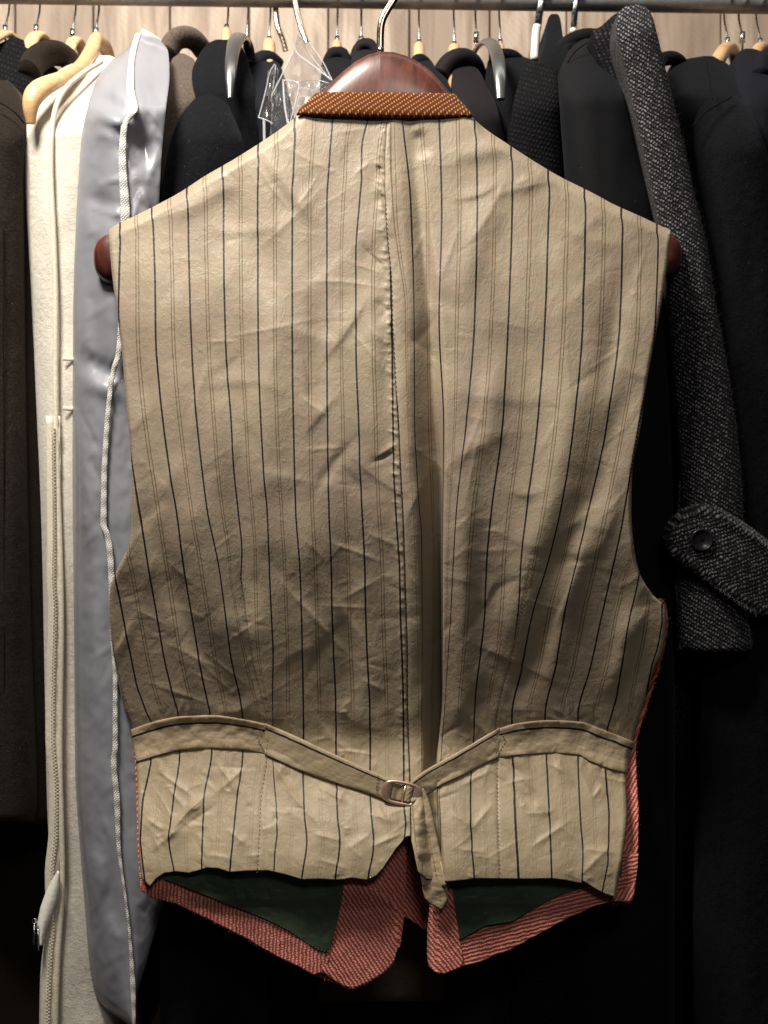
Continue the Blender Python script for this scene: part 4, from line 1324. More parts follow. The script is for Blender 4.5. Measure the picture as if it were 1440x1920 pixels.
SR = {
    .5: [(190, 740), (220, 738), (330, 740), (408, 742), (484, 751), (574, 763), (623, 763), (750, 765), (880, 770), (960, 777), (1110, 782), (1210, 785), (1400, 787), (1700, 790)],
    1: [(190, 751), (215, 753), (380, 770), (600, 776), (800, 777), (880, 781), (960, 786), (1000, 790), (1200, 791), (1400, 790), (1700, 792)],
    1.5: [(190, 788), (215, 789), (400, 802), (600, 803), (800, 806), (960, 812), (1060, 814.5), (1160, 814), (1310, 811), (1700, 808)],
    2: [(190, 822), (215, 823), (400, 828), (600, 823), (800, 832), (960, 830.5), (1060, 830), (1160, 830), (1310, 829), (1440, 818), (1700, 815)],
    3: [(190, 893), (230, 893), (400, 895), (600, 890), (800, 873), (960, 855), (1060, 849), (1160, 844), (1235, 839), (1310, 834), (1422, 826), (1484, 822.5), (1526, 824.6), (1588, 825.6), (1700, 826)],
    4: [(190, 962), (400, 960), (600, 953), (800, 942), (960, 921), (1056, 912), (1152, 908), (1248, 898), (1311, 891), (1382, 888), (1453, 883), (1515, 882), (1588, 885), (1647, 890), (1700, 893)],
    5: [(190, 1032), (380, 1030), (400, 1029), (600, 1022), (800, 1007), (960, 987), (1056, 977), (1126, 974), (1200, 966), (1232, 959)],
    6: [(190, 1101), (400, 1098), (600, 1093), (800, 1076), (960, 1051), (1056, 1027), (1152, 998), (1248, 979), (1343, 960), (1420, 962), (1562, 968), (1645, 973), (1700, 975)],
    7: [(190, 1170), (400, 1168), (600, 1162), (800, 1137), (960, 1102), (1056, 1081), (1152, 1059), (1248, 1043), (1343, 1022), (1416, 1024.5), (1544, 1031), (1645, 1035), (1700, 1037)],
    8: [(190, 1237), (400, 1235), (600, 1231), (800, 1199), (960, 1171), (1056, 1151), (1152, 1129), (1248, 1108), (1343, 1084), (1420, 1084), (1544, 1089), (1600, 1093), (1652, 1092), (1700, 1092)],
}
R9 = [(1083, 1199), (1152, 1182), (1248, 1167), (1311, 1155), (1366, 1139), (1439, 1134), (1525, 1142), (1619, 1140), (1669, 1129.5), (1700, 1125)]


def knots_left(y):
    k = [(i, float(P2(t, y))) for i, t in SL.items()]
    x1 = k[0][1]
    x0 = x1 - 63 if y < 1040 else float(np.interp(y, [1040, 1075, 1160, 1210, 1285, 1335, 1353, 1430, 1500, 1577, 1655, 1700], [208, 216, 231, 241, 256, 274, 284, 283, 269, 264, 274, 280]))
    k = [(-1, x0 - 62), (0, x0)] + k
    if y < 1080:
        k.append((4, float(P2(SL4, y))))
    else:
        dx = float(P2(DL, y))
        f = min(1, (y - 1080) / 150)
        k += [(4.0 - .28 * f, dx - 1.2), (4.02 + .25 * f, dx + 1.2)]
    s = float(P2(SEAM, min(y, 1568)))
    x8 = dict(k)[8]
    if y >= 500:
        x9 = float(np.interp(y, [500, 640, 800, 880, 960, 1060, 1160, 1235, 1310, 1435, 1510, 1545, 1572, 1700], [732, 735, 737, 738, 742, 749, 751, 754, 756, 757, 757, 761, 758, 755]))
        k += [(9, x9), (9.3, x9 + 20)]
    else:
        k.append((float(np.interp(y, [190, 380, 500], [8.6, 8.8, 9.0])), s + .5))
    k.sort(key=lambda q: q[1])
    return k


def knots_right(y):
    k = [(i, float(P2(t, y))) for i, t in SR.items() if i != 5]
    s = float(P2(SEAM, min(y, 1568)))
    x5 = dict(k)
    k.append((float(np.interp(y, [190, 330, 500, 700, 760], [.40, .38, .2, .06, -.02])), s))
    k.append((-.5, s - 30))
    if y < 1100:
        k.append((5, float(P2(SR[5], y))))
    else:
        dx = float(P2(DR, y))
        f = min(1, (y - 1100) / 130)
        if y < 1200:
            k.append((5, float(P2(SR[5], y))))
            k += [(5.2, dx - 1.2), (5.5 + .15 * f, dx + 1.2)]
        else:
            k += [(4.93 - .02 * f, dx - 1.5), (5.65, dx + 1.2)]
    x8 = float(P2(SR[8], y))
    x9 = x8 + 62 if y < 1060 else float(np.interp(y, [1060] + [p[0] for p in R9], [x8 + 55] + [p[1] for p in R9]))
    x10 = x9 + 60 if y < 1100 else float(np.interp(y, [1100, 1130, 1168, 1216, 1245, 1300, 1700], [x9 + 58, 1243, 1243, 1234, 1224, 1214, 1200]))
    k += [(9, x9), (10, x10), (11, x10 + 60)]
    k.sort(key=lambda q: q[1])
    out = [k[0]]
    for q in k[1:]:
        if q[0] > out[-1][0] and q[1] > out[-1][1]:
            out.append(q)
    return out


HEM = [(258, 1640), (273, 1662), (290, 1648), (308, 1637), (330, 1634), (355, 1637), (388, 1627), (410, 1628), (431, 1635), (460, 1633), (503, 1632), (540, 1641), (565, 1649), (600, 1648),
       (630, 1650), (660, 1646), (687, 1650), (705, 1642), (718, 1628), (729, 1611), (742, 1592), (752, 1580), (762, 1568), (768, 1567.5)]
HEMR = [(768, 1567), (773, 1582), (777, 1599), (780, 1616), (784, 1634), (800, 1648), (839, 1653), (870, 1650), (900, 1647), (980, 1648), (1035, 1647), (1061, 1650), (1091, 1656), (1096, 1652),
        (1125, 1669), (1140, 1676), (1156, 1681), (1180, 1680)]


# waistcoat root
vest = thing('waistcoat', 'cream striped silk back of a waistcoat with an adjuster belt, coral tweed points below', 'waistcoat', (0, 0, 0))


def panel(nm, xl_tab, xr_tab, hem, kfun, ncol):
    nrow = 730
    v = np.linspace(0, 1, nrow)
    u = np.linspace(0, 1, ncol)
    hx = np.array([p[0] for p in hem]); hy = np.array([p[1] for p in hem])
    xlb = float(P2(xl_tab, 1640)); xrb = float(P2(xr_tab, 1640))
    hu = np.interp(xlb + (xrb - xlb) * u, hx, hy)
    Yp = 216 + v[:, None] * (hu[None, :] - 216)
    XL_ = P2(xl_tab, Yp); XR_ = P2(xr_tab, Yp)
    Xp = XL_ + (XR_ - XL_) * u[None, :]
    Sx = np.zeros_like(Xp)
    yr = np.arange(190, 1712, 4)
    xs_ = np.arange(VX0, VX1, 1.0)
    T = np.stack([np.interp(xs_, [q[1] for q in kfun(y)], [q[0] for q in kfun(y)]) for y in yr])
    fy = (Yp - 190) / 4; yi = np.clip(fy.astype(int), 0, len(yr) - 2); fy = fy - yi
    fx = Xp - VX0; xi = np.clip(fx.astype(int), 0, len(xs_) - 2); fx = fx - xi
    Sx = (T[yi, xi] * (1 - fx) + T[yi, xi + 1] * fx) * (1 - fy) + (T[yi + 1, xi] * (1 - fx) + T[yi + 1, xi + 1] * fx) * fy
    hy_ = np.clip(Yp.astype(int) - VY0, 0, HF.shape[0] - 1); hx_ = np.clip(Xp.astype(int) - VX0, 0, HF.shape[1] - 1)
    Sx = Sx + .011 * HF[hy_, hx_]
    Hm = Hat(Xp, Yp)
    V = ptv(Xp, Yp, -Hm / 1000.0)
    o = mesh_obj(nm, V.reshape(-1, 3), gridfaces(nrow, ncol), M['silk'], vest,
                 uvs={'px': np.stack([Xp, -Yp], -1).reshape(-1, 2), 'stripe': np.stack([Sx, -Yp / 100], -1).reshape(-1, 2)})
    solid(o, .0011)
    return o


panel('back_panel', LE, SEAM, HEM, knots_left, 280)
panel('back_panel', SEAM, RE, HEMR, knots_right, 260)


def ribbon(nm, up, lo, hoff, mat, nu=200, nv=14, flow=0.0, parent=vest, hfun=None, th=.0012, uvrot=0.0, edge=.9, wr=.5, sd=0, twist=None):
    """cloth strip between two pixel polylines (matched by parameter)"""
    up = np.array(up, float); lo = np.array(lo, float)

    def par(P, t):
        s = np.r_[0, np.cumsum(np.hypot(*np.diff(P, axis=0).T))]; s /= s[-1]
        return pchip(s, P[:, 0], t), pchip(s, P[:, 1], t)
    t = np.linspace(0, 1, nu)
    ux, uy = par(up, t); lx, ly = par(lo, t)
    c = np.linspace(0, 1, nv)[None, :]
    X = ux[:, None] * (1 - c) + lx[:, None] * c
    Y = uy[:, None] * (1 - c) + ly[:, None] * c
    if hfun is None:
        h = Hat(X, Y)
        hm = h.mean(1, keepdims=True)
        k = np.ones(15) / 15
        hs = np.convolve(np.pad(hm[:, 0], 7, mode='edge'), k, mode='valid')[:, None]
        h = hs * .6 + h * .4 + hoff
        h = np.maximum(h, Hat(X, Y) + .7)
    else:
        h = hfun(X, Y, t[:, None], c) + hoff
    h = h + wr * fbm(X / 22, Y / 14, sd, 4)
    h = h - edge * np.clip(1 - np.minimum(c, 1 - c) / .12, 0, 1) ** 2
    V = ptv(X, Y, -h / 1000)
    Lt = np.hypot(np.gradient(ux), np.gradient(uy)).cumsum()[:, None] + 0 * c
    U = np.stack([X, -Y], -1).reshape(-1, 2)
    tw_ = np.stack([Lt, c * 50 + 0 * Lt], -1).reshape(-1, 2)
    o = mesh_obj(nm, V.reshape(-1, 3), gridfaces(nu, nv)[:, ::-1], mat, parent, uvs={'px': U, 'along': tw_})
    solid(o, th, 1)
    return o, (X, Y, h)


# belt cloth: plain face with a woven dark stripe along the top edge
def mat_belt(pos):
    t = NT('belt_silk')
    al = t.sep(t.uv('along'))
    px = t.uv('px')
    g = t.noise(t.mapping(t.uv('along'), (.02, .35, 1)), 1.0, 4, .6)
    c = t.mix(t.ramp(g, .35, .65), (0.36, 0.275, 0.18), (0.43, 0.345, 0.225))
    c = t.mix(t.ramp(t.noise(px, .5, 2), .35, .65, 0, .25), c, (0.21, 0.15, 0.10))
    wob = t.math('MULTIPLY', t.math('SUBTRACT', t.noise(px, .05, 2), .5), 2.0)
    d = t.math('ABSOLUTE', t.math('SUBTRACT', t.math('ADD', al[1], wob), pos))
    c = t.mix(t.ramp(d, 1.3, 2.0, 1, 0), c, (0.015, 0.008, 0.016))
    t.color(c)
    t.set(t.b, 'Roughness', .5)
    t.set(t.b, 'Specular IOR Level', .4)
    t.bump(t.math('ADD', t.noise(px, .07, 4, .6), t.math('MULTIPLY', g, .4)), .0009, .6)
    return t.m


mb_wide = mat_belt(11.0)
mb_thin = mat_belt(8.0)
mb_none = mat_belt(-50)
LU = [(247, 1368), (270, 1359), (300, 1350), (340, 1343), (400, 1341), (450, 1347), (502, 1358)]
LL = [(257, 1429), (280, 1422), (300, 1416), (340, 1406), (400, 1403), (450, 1405), (498, 1413)]
RU = [(932, 1367), (975, 1355), (1031, 1350), (1087, 1353), (1125, 1366), (1162, 1380), (1187, 1391)]
RL = [(931, 1420), (975, 1416), (1031, 1412), (1084, 1416), (1110, 1429), (1144, 1442), (1174, 1450)]
bl, gl = ribbon('belt_base', LU, LL, 1.6, mb_wide, sd=1, wr=1.3, nv=22)
br, gr = ribbon('belt_base', RU, RL, 1.6, mb_wide, sd=2, wr=1.3, nv=22)
hL = float(np.mean(gl[2][-3:])); hR = float(np.mean(gr[2][:3]))
HB = max(float(Hat(754, 1486)), float(Hat(730, 1486)), float(Hat(775, 1486))) + 2.6


def strap_h(x0, h0, x1, h1):
    def f(X, Y, t, c):
        t_ = np.clip((X - x0) / (x1 - x0), 0, 1)
        return np.maximum(h0 + (h1 - h0) * t_, Hat(X, Y) + 1.4)
    return f


SLU = [(498, 1356), (540, 1374), (600, 1402), (650, 1425), (700, 1448), (735, 1463)]
SLL = [(496, 1414), (560, 1443), (600, 1457), (640, 1471), (680, 1482), (724, 1499)]
ribbon('strap', SLU, SLL, .6, mb_thin, hfun=strap_h(498, hL, 725, HB), sd=3, wr=.7, nv=18)
SRU = [(936, 1364), (906, 1382), (868, 1405), (831, 1426), (797, 1445), (772, 1465), (768, 1470)]
SRL = [(934, 1420), (906, 1432), (868, 1453), (827, 1472), (806, 1486), (790, 1496), (772, 1505)]
ribbon('strap', SRU[::-1], SRL[::-1], .4, mb_thin, hfun=strap_h(775, HB, 934, hR), sd=4, wr=1.2, nv=18)
# folded end of the left strap with its seam
TU = [(793, 1478), (795, 1482), (802, 1497), (814, 1547), (827, 1609), (837, 1661), (840, 1680), (828, 1703)]
TL = [(774, 1512), (775, 1520), (777, 1545), (781, 1590), (786, 1630), (793, 1665), (799, 1686), (826, 1703)]


def tail_h(X, Y, t, c):
    hb = Hat(X, np.minimum(Y, 1600))
    return np.maximum(HB + (6 - HB) * np.clip((Y - 1490) / 150, 0, 1), np.where(Y < 1660, hb + 1.5, -100)) + 2.0 * np.sin(t * 9) * .4


ribbon('strap_tail', TU, TL, .6, mb_none, hfun=tail_h, sd=5, wr=1.4, nv=18, nu=120)


def stitches(nm, path, mat, dash=5.5, gap=3.5, r=.0005, hoff=.5, hf=None, parent=vest, jit=.5, depth=None, slant=0.0):
    P = np.array(path, float)
    s = np.r_[0, np.cumsum(np.hypot(*np.diff(P, axis=0).T))]
    V = []; F = []
    t = 0.0
    rr_ = random.Random(len(path) * 31 + int(P[0, 0]))
    while t + dash < s[-1]:
        pts_ = []
        for q in (t, t + dash / 2, t + dash):
            x_ = float(np.interp(q, s, P[:, 0])) + rr_.uniform(-jit, jit) * .5
            y_ = float(np.interp(q, s, P[:, 1])) + rr_.uniform(-jit, jit) * .5
            if slant:
                x_ += slant * ((q - t) / dash - .5)
            h_ = (float(Hat(x_, y_)) if hf is None else float(hf(x_, y_))) + hoff
            pts_.append(np.array(pt(x_, y_, -h_ / 1000 if depth is None else depth)))
        a, m_, b = pts_
        d = b - a; d /= np.linalg.norm(d) + 1e-9
        n1 = np.cross(d, (0, 1, 0)); n1 /= np.linalg.norm(n1) + 1e-9
        n2 = np.array([0, 1.0, 0])
        base = len(V)
        V.append(tuple(a + n2 * r))
        for k in range(6):
            an = k * math.pi / 3
            V.append(tuple(m_ + r * (math.cos(an) * n1 + math.sin(an) * n2)))
        V.append(tuple(b + n2 * r))
        for k in range(6):
            F.append((base, base + 1 + k, base + 1 + (k + 1) % 6))
            F.append((base + 7, base + 1 + (k + 1) % 6, base + 1 + k))
        t += dash + gap
    o = mesh_obj(nm, V, F, mat, parent)
    o['kind'] = 'stuff'
    return o


def from_grid(G, c):
    X, Y, h = G
    j = int(c * (X.shape[1] - 1))
    return list(zip(X[:, j], Y[:, j])), (lambda x, y, X=X[:, j], hh=h[:, j]: np.interp(x, X, hh))


for G in (gl, gr):
    for c in (.10, .93):
        p_, hf = from_grid(G, c)
        stitches('stitching', p_, M['thread_tan'], 4.6, 2.6, .00045, .6, hf)
hfl = lambda x, y: hL + 2.0
hfr = lambda x, y: hR + 2.0
stitches('stitching', [(499, 1360), (481, 1382), (497, 1411)], M['thread_dark'], 5.5, 1.5, .0005, .3, hfl)
stitches('stitching', [(500, 1359), (503, 1385), (499, 1412)], M['thread_dark'], 5.5, 1.5, .0005, .3, hfl)
stitches('stitching', [(935, 1367), (948, 1388), (935, 1416)], M['thread_dark'], 5.5, 1.5, .0005, .3, hfr)
stitches('stitching', [(934, 1368), (928, 1390), (931, 1417)], M['thread_dark'], 5.5, 1.5, .0005, .3, hfr)
stitches('stitching', [(709, 1453), (705, 1488)], M['thread_dark'], 6, .5, .0006, .3, lambda x, y: HB + 1.2)
stitches('stitching', [(x_, y_) for y_, x_ in SEAM if 370 <= y_ <= 1575], M['thread_dark'], 5.0, 4.0, .00045, 1.0)
stitches('stitching', [(x_, y_) for y_, x_ in DL if 1075 <= y_], M['thread_tan'], 3.5, 4.5, .00045, 1.0)
stitches('stitching', [(x_, y_) for y_, x_ in DR if 1055 <= y_], M['thread_tan'], 4.5, 3.0, .00045, 1.0)
stitches('stitching', [(793, 1515), (803, 1560), (812, 1610), (822, 1665), (828, 1700)], M['thread_tan'], 7, 1.2, .0003, 2.4,
         lambda x, y: tail_h(np.array(x), np.array(y), 0, 0))
# thin edge stitching beside the armholes
for tab_, sg, ya_, yb2 in ((LE, 3.2, 445, 1340), (RE, -3.0, 445, 1120)):
    ys_ = np.linspace(ya_, yb2, 120)
    stitches('stitching', [(float(P2(tab_, y)) + sg, y) for y in ys_], M['thread_tan'], 3.0, 4.5, .00028, .3, jit=.3)

# buckle
bk = thing  # (kept as a part of the waistcoat)
cx0, cy0, ta = 753.5, 1487.5, math.radians(11.5)


def bpt(u, v, h):
    x_ = cx0 + u * math.cos(ta) - v * math.sin(ta)
    y_ = cy0 + u * math.sin(ta) + v * math.cos(ta)
    return pt(x_, y_, -(HB + h) / 1000)


no = 64
outer = []; inner = []
for k in range(no):
    a_ = 2 * math.pi * k / no
    c_, s_ = math.cos(a_), math.sin(a_)
    e1, e2 = 2.9, 2.9
    r_ = (abs(c_) ** e1 + abs(s_) ** e2) ** (-1 / e1)
    # oval ends, straight long sides
    ux_ = 38.5 * (abs(c_) ** .78) * (1 if c_ > 0 else -1)
    uy_ = 23.0 * (abs(s_) ** .62) * (1 if s_ > 0 else -1)
    outer.append((ux_, uy_))
    m_ = max(abs(c_) / 21.0, abs(s_) / 16.0)
    rr_ = ((abs(c_) / 21.0) ** 9 + (abs(s_) / 16.5) ** 9) ** (-1 / 9)
    inner.append((rr_ * c_, rr_ * s_))
rings = []
for f_, h_ in ((0, .2), (0, 1.6), (.10, 2.3), (.5, 2.6), (.88, 2.3), (1, 1.6), (1, .2)):
    rings.append([bpt(o_[0] * (1 - f_) + i_[0] * f_, o_[1] * (1 - f_) + i_[1] * f_, h_ + 1.0) for o_, i_ in zip(outer, inner)])
V = [p for r_ in rings for p in r_]
F = [tuple(int(q) for q in f) for f in gridfaces(7, no, True)]
F += [(6 * no + k, k, (k + 1) % no, 6 * no + (k + 1) % no) for k in range(no)]
bk = mesh_obj('buckle', V, F, M['rosegold'], vest)
tube('buckle_bar', [bpt(4, -16.5, 1.8), bpt(4, 16.5, 1.8)], .0011, M['rosegold'], bk, 10)
# strap seen through the buckle window
A = []
for i in range(20):
    u = -21 + 25 * i / 19
    for j in range(10):
        v_ = -15.5 + 31 * j / 9
        A.append(bpt(u, v_, 1.2 + .5 * math.sin(i * .5)))
o = mesh_obj('strap_loop', A, gridfaces(20, 10)[:, ::-1], mb_none, vest, uvs={'px': np.array([(i * 2, j * 3) for i in range(20) for j in range(10)]), 'along': np.array([(i * 2, j * 4) for i in range(20) for j in range(10)])})
solid(o, .001)
A = []
for i in range(16):
    a_ = math.pi * i / 15
    for j in range(12):
        v_ = -14.5 + 29 * j / 11
        u = 13 - 7.0 * math.cos(a_)
        A.append(bpt(u, v_, 1.0 + 3.0 * math.sin(a_) + .25 * math.sin(j * 1.7 + i)))
o = mesh_obj('strap_loop', A, gridfaces(16, 12)[:, ::-1], mb_none, vest, uvs={'px': np.array([(i * 2, j * 3) for i in range(16) for j in range(12)]), 'along': np.array([(i * 2, j * 4) for i in range(16) for j in range(12)])})
solid(o, .001)

# ---- collar band of rust twill
CU = [(594, 183), (604, 180.5), (640, 180), (700, 180), (760, 181), (800, 181.5), (840, 182), (850, 184)]
CL = [(558, 217), (566, 216), (620, 216), (690, 217), (760, 218.5), (810, 219), (860, 220), (884, 221)]


def collar_h(X, Y, t, c):
    return -1.0 - 7.0 * (1 - c) ** 1.5 - 14 * np.abs((X - 720) / 165) ** 3 * (1 - c) - 5 * np.abs((X - 720) / 165) ** 4


co, cg = ribbon('collar_band', CU, CL, 0, M['rust'], hfun=collar_h, nu=160, nv=14, wr=.4, edge=1.2, th=.004, sd=8)
me = co.data
lay = me.uv_layers.new(name='twill')
li = np.zeros(len(me.loops), np.int32); me.loops.foreach_get('vertex_index', li)
Xc = cg[0].ravel(); Yc = cg[1].ravel()
an = math.radians(32)
tu = np.stack([Xc * math.sin(an) + Yc * math.cos(an), Xc * math.cos(an) - Yc * math.sin(an)], -1)
lay.data.foreach_set('uv', tu[li].astype(np.float32).ravel())


# ---- fronts of the waistcoat, seen from inside below the back hem
def cloth_poly(nm, top, bot, depth, mat, angf, nx=90, ny=60, parent=vest, th=.003, wr=1.0, sd=0, stuff=None, vertical=False):
    """patch between a top and a bottom polyline given over x; depth(X,Y) in metres"""
    t = np.linspace(0, 1, nx)
    top = np.array(top, float); bot = np.array(bot, float)

    def par(P):
        s = np.r_[0, np.cumsum(np.hypot(*np.diff(P, axis=0).T))]; s /= s[-1]
        return np.interp(t, s, P[:, 0]), np.interp(t, s, P[:, 1])
    ax, ay = par(top); bx_, by_ = par(bot)
    c = np.linspace(0, 1, ny)[None, :]
    X = ax[:, None] * (1 - c) + bx_[:, None] * c
    Y = ay[:, None] * (1 - c) + by_[:, None] * c
    dep = depth(X, Y) - wr * .001 * (fbm(X / 40, Y / 40, sd, 3) + .4 * fbm(X / 11, Y / 11, sd + 2, 2))
    V = ptv(X, Y, dep)
    a = angf(X, Y)
    tu_ = np.stack([X * np.cos(a) + Y * np.sin(a), -X * np.sin(a) + Y * np.cos(a)], -1)
    o = mesh_obj(nm, V.reshape(-1, 3), gridfaces(nx, ny)[:, ::-1], mat, parent,
                 uvs={'px': np.stack([X, -Y], -1).reshape(-1, 2) / 100.0, 'twill': tu_.reshape(-1, 2)})
    solid(o, th, 1 if not stuff else 1)
    return o


def clear_of_back(X, Y, d):
    return np.maximum(d, -Hat(X, np.minimum(Y, 1650)) / 1000 * np.clip((1700 - Y) / 60, 0, 1) + .009)


def dleft(X, Y):
    return clear_of_back(X, Y, .007 - .008 * np.exp(-((X - 665) / 45) ** 2) + .014 * np.clip((X - 715) / 45, 0, 1) ** 2 - .006 * np.clip((Y - 1640) / 200, 0, 1))


# left front: facing near the centre, hem band, lining
FT = [(752, 1560), (735, 1560), (700, 1560), (670, 1562), (646, 1600)]
FB = [(753, 1716), (748, 1775), (735, 1806), (690, 1840), (662, 1853)]
ft_t = [(646, 1590), (670, 1580), (700, 1570), (730, 1562), (757, 1556)]
cloth_poly('front_facing', [(640, 1560), (680, 1558), (720, 1556), (760, 1554)],
           [(604, 1818), (625, 1836), (645, 1848), (662, 1853), (690, 1841), (720, 1822), (738, 1803), (747, 1772), (753, 1722), (755, 1690)],
           dleft, M['red'], lambda X, Y: np.radians(-33) + 0 * X, sd=1)
cloth_poly('front_hem_band', [(264, 1640), (310, 1640), (350, 1655), (400, 1678), (460, 1700), (500, 1716), (540, 1737), (575, 1760), (600, 1778), (625, 1776)],
           [(268, 1668), (284, 1680), (330, 1691), (395, 1723), (460, 1756), (520, 1791), (560, 1810), (588, 1825), (600, 1821), (610, 1824)],
           lambda X, Y: dleft(X, Y) + .0012 - .002 * np.exp(-((X - 560) / 80) ** 2), M['red'], lambda X, Y: np.radians(2) + 0 * X, sd=2, ny=24, nx=150)
cloth_poly('front_lining', [(300, 1600), (400, 1600), (500, 1600), (600, 1600), (648, 1600)],
           [(308, 1648), (350, 1664), (400, 1684), (460, 1707), (500, 1724), (540, 1744), (570, 1764), (598, 1782), (614, 1786), (622, 1768), (632, 1730), (640, 1690), (646, 1650), (648, 1640)],
           lambda X, Y: dleft(X, Y) - .0042, M['green'], lambda X, Y: 0 * X, sd=3, th=.0008, wr=1.6)
# right front: turned edge, facing, hem band, lining
def dright(X, Y):
    return clear_of_back(X, Y, .008 + .004 * np.clip((X - 860) / 300, 0, 1) - .004 * np.clip((Y - 1640) / 150, 0, 1))


cloth_poly('front_edge', [(756, 1556), (775, 1556), (800, 1560), (822, 1580)],
           [(757, 1716), (775, 1727), (795, 1740), (820, 1756)], lambda X, Y: .040 + .0 * X, M['red'], lambda X, Y: np.radians(-36) + 0 * X, sd=4)
cloth_poly('front_facing', [(816, 1640), (826, 1645), (836, 1650), (846, 1660)],
           [(807, 1740), (806, 1790), (809, 1812), (820, 1822), (832, 1824), (850, 1817), (864, 1811), (868, 1800)],
           lambda X, Y: dright(X, Y) - .004 + .018 * np.clip((824 - X) / 18, 0, 1) ** 2, M['red'], lambda X, Y: np.radians(-38) + 0 * X, sd=5)
cloth_poly('front_facing', [(850, 1720), (852, 1740), (854, 1768), (864, 1767)], [(812, 1700), (810, 1760), (815, 1800), (830, 1822)],
           lambda X, Y: dright(X, Y) - .0043, M['red'], lambda X, Y: np.radians(-40) + 0 * X, sd=5, th=.002)
cloth_poly('front_hem_band', [(852, 1764), (872, 1756), (890, 1746), (910, 1735), (960, 1727), (985, 1712), (1010, 1697), (1050, 1677), (1090, 1665), (1120, 1655), (1150, 1640), (1168, 1600)],
           [(830, 1823), (860, 1812), (900, 1801), (960, 1776), (1010, 1749), (1070, 1716), (1120, 1695), (1155, 1688), (1178, 1692), (1186, 1682), (1190, 1660), (1195, 1600)],
           lambda X, Y: dright(X, Y) - .001 - .002 * np.sin(X / 40.) * .5, M['red'], lambda X, Y: np.radians(76) + 0 * X, sd=6, ny=24, nx=150)
cloth_poly('front_side', [(1150, 1130), (1247, 1135)], [(1140, 1310), (1211, 1318)], lambda X, Y: .030 + 0 * X, M['red'], lambda X, Y: np.radians(30) + 0 * X, sd=7, ny=80, nx=30)
cloth_poly('front_side', [(1140, 1296), (1218, 1300)], [(1120, 1610), (1197, 1612)],
           lambda X, Y: .0285 + 0 * X, M['red'], lambda X, Y: np.radians(32) + 0 * X, sd=8, ny=80, nx=30)
# right side edge, following the photographed outline
es = [(1225, 1250, 1246), (1225, 1270, 1239), (1205, 1300, 1224), (1190, 1350, 1208), (1180, 1390, 1196), (1170, 1420, 1192), (1165, 1450, 1194), (1165, 1530, 1198), (1160, 1600, 1196),
      (1150, 1650, 1191), (1150, 1686, 1187), (1155, 1690, 1178)]
ey = np.linspace(1125, 1690, 160)
er = pchip([1125, 1140, 1165, 1200, 1250, 1290, 1330, 1365, 1400, 1450, 1530, 1600, 1650, 1680, 1690], [1242, 1250, 1253, 1249, 1236, 1224, 1210, 1200, 1192, 1193, 1197, 1195, 1190, 1187, 1178], ey)
el = er - 60
A = []; U = []; UP = []
for j in range(24):
    c = j / 23
    X = el + (er - el) * c
    A.append(ptv(X, ey, pchip([1125, 1250, 1400, 1560, 1650, 1690], [.032, .050, .053, .030, .013, .008], ey) - .004 * c ** 4 - .0025 * np.sin(c * 3.1) + .0008 * fbm(X / 8, ey / 8, 4, 2)))
    a_ = math.radians(30)
    U.append(np.stack([X * math.cos(a_) + ey * math.sin(a_), -X * math.sin(a_) + ey * math.cos(a_)], -1)); UP.append(np.stack([X, -ey], -1) / 100)
for nm_ in [o.name for o in vest.children if o.name.startswith('front_side')]:
    bpy.data.objects.remove(bpy.data.objects[nm_])
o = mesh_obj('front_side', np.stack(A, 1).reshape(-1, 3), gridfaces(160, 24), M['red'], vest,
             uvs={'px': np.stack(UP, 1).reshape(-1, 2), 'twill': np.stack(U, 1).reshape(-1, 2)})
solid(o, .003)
ey = np.linspace(1355, 1668, 100)
el = pchip([1355, 1400, 1450, 1500, 1579, 1640, 1668], [243, 250, 254, 256, 258, 262, 267], ey)
A = []; U = []; UP = []
for j in range(16):
    c = j / 15
    X = el + 50 * c
    A.append(ptv(X, ey, pchip([1355, 1480, 1590, 1668], [.056, .045, .022, .012], ey) + .006 * c)); U.append(np.stack([X * .8 + ey * .6, -X * .6 + ey * .8], -1)); UP.append(np.stack([X, -ey], -1) / 100)
o = mesh_obj('front_side', np.stack(A, 1).reshape(-1, 3), gridfaces(100, 16), M['red'], vest,
             uvs={'px': np.stack(UP, 1).reshape(-1, 2), 'twill': np.stack(U, 1).reshape(-1, 2)})
solid(o, .003)
cloth_poly('front_lining', [(800, 1600), (900, 1600), (1000, 1600), (1090, 1600), (1168, 1600)],
           [(828, 1690), (836, 1720), (846, 1752), (853, 1767), (872, 1757), (890, 1747), (910, 1736), (960, 1728), (985, 1713), (1010, 1698), (1050, 1678), (1090, 1666), (1125, 1655), (1165, 1640)],
           lambda X, Y: dright(X, Y) - .0052, M['green'], lambda X, Y: 0 * X, sd=9, th=.0008, wr=1.6)
for path, dpt in (([(645, 1652), (640, 1690), (632, 1730), (622, 1770), (614, 1785), (598, 1781), (570, 1763), (540, 1743), (500, 1723), (460, 1706), (400, 1683), (350, 1663)], None),):
    V_ = lambda x, y: -(float(dleft(np.array(x), np.array(y))) - .0055) * 1000
    stitches('stitching', path, M['thread_green'], 3.2, 3.2, .00045, 0, V_)
V_ = lambda x, y: -(float(dright(np.array(x), np.array(y))) - .0065) * 1000
stitches('stitching', [(829, 1692), (836, 1720), (846, 1750), (853, 1765), (872, 1755), (890, 1745), (910, 1734), (960, 1726), (985, 1711), (1010, 1696), (1050, 1676), (1090, 1664)],
         M['thread_green'], 3.2, 3.2, .00045, 0, V_)

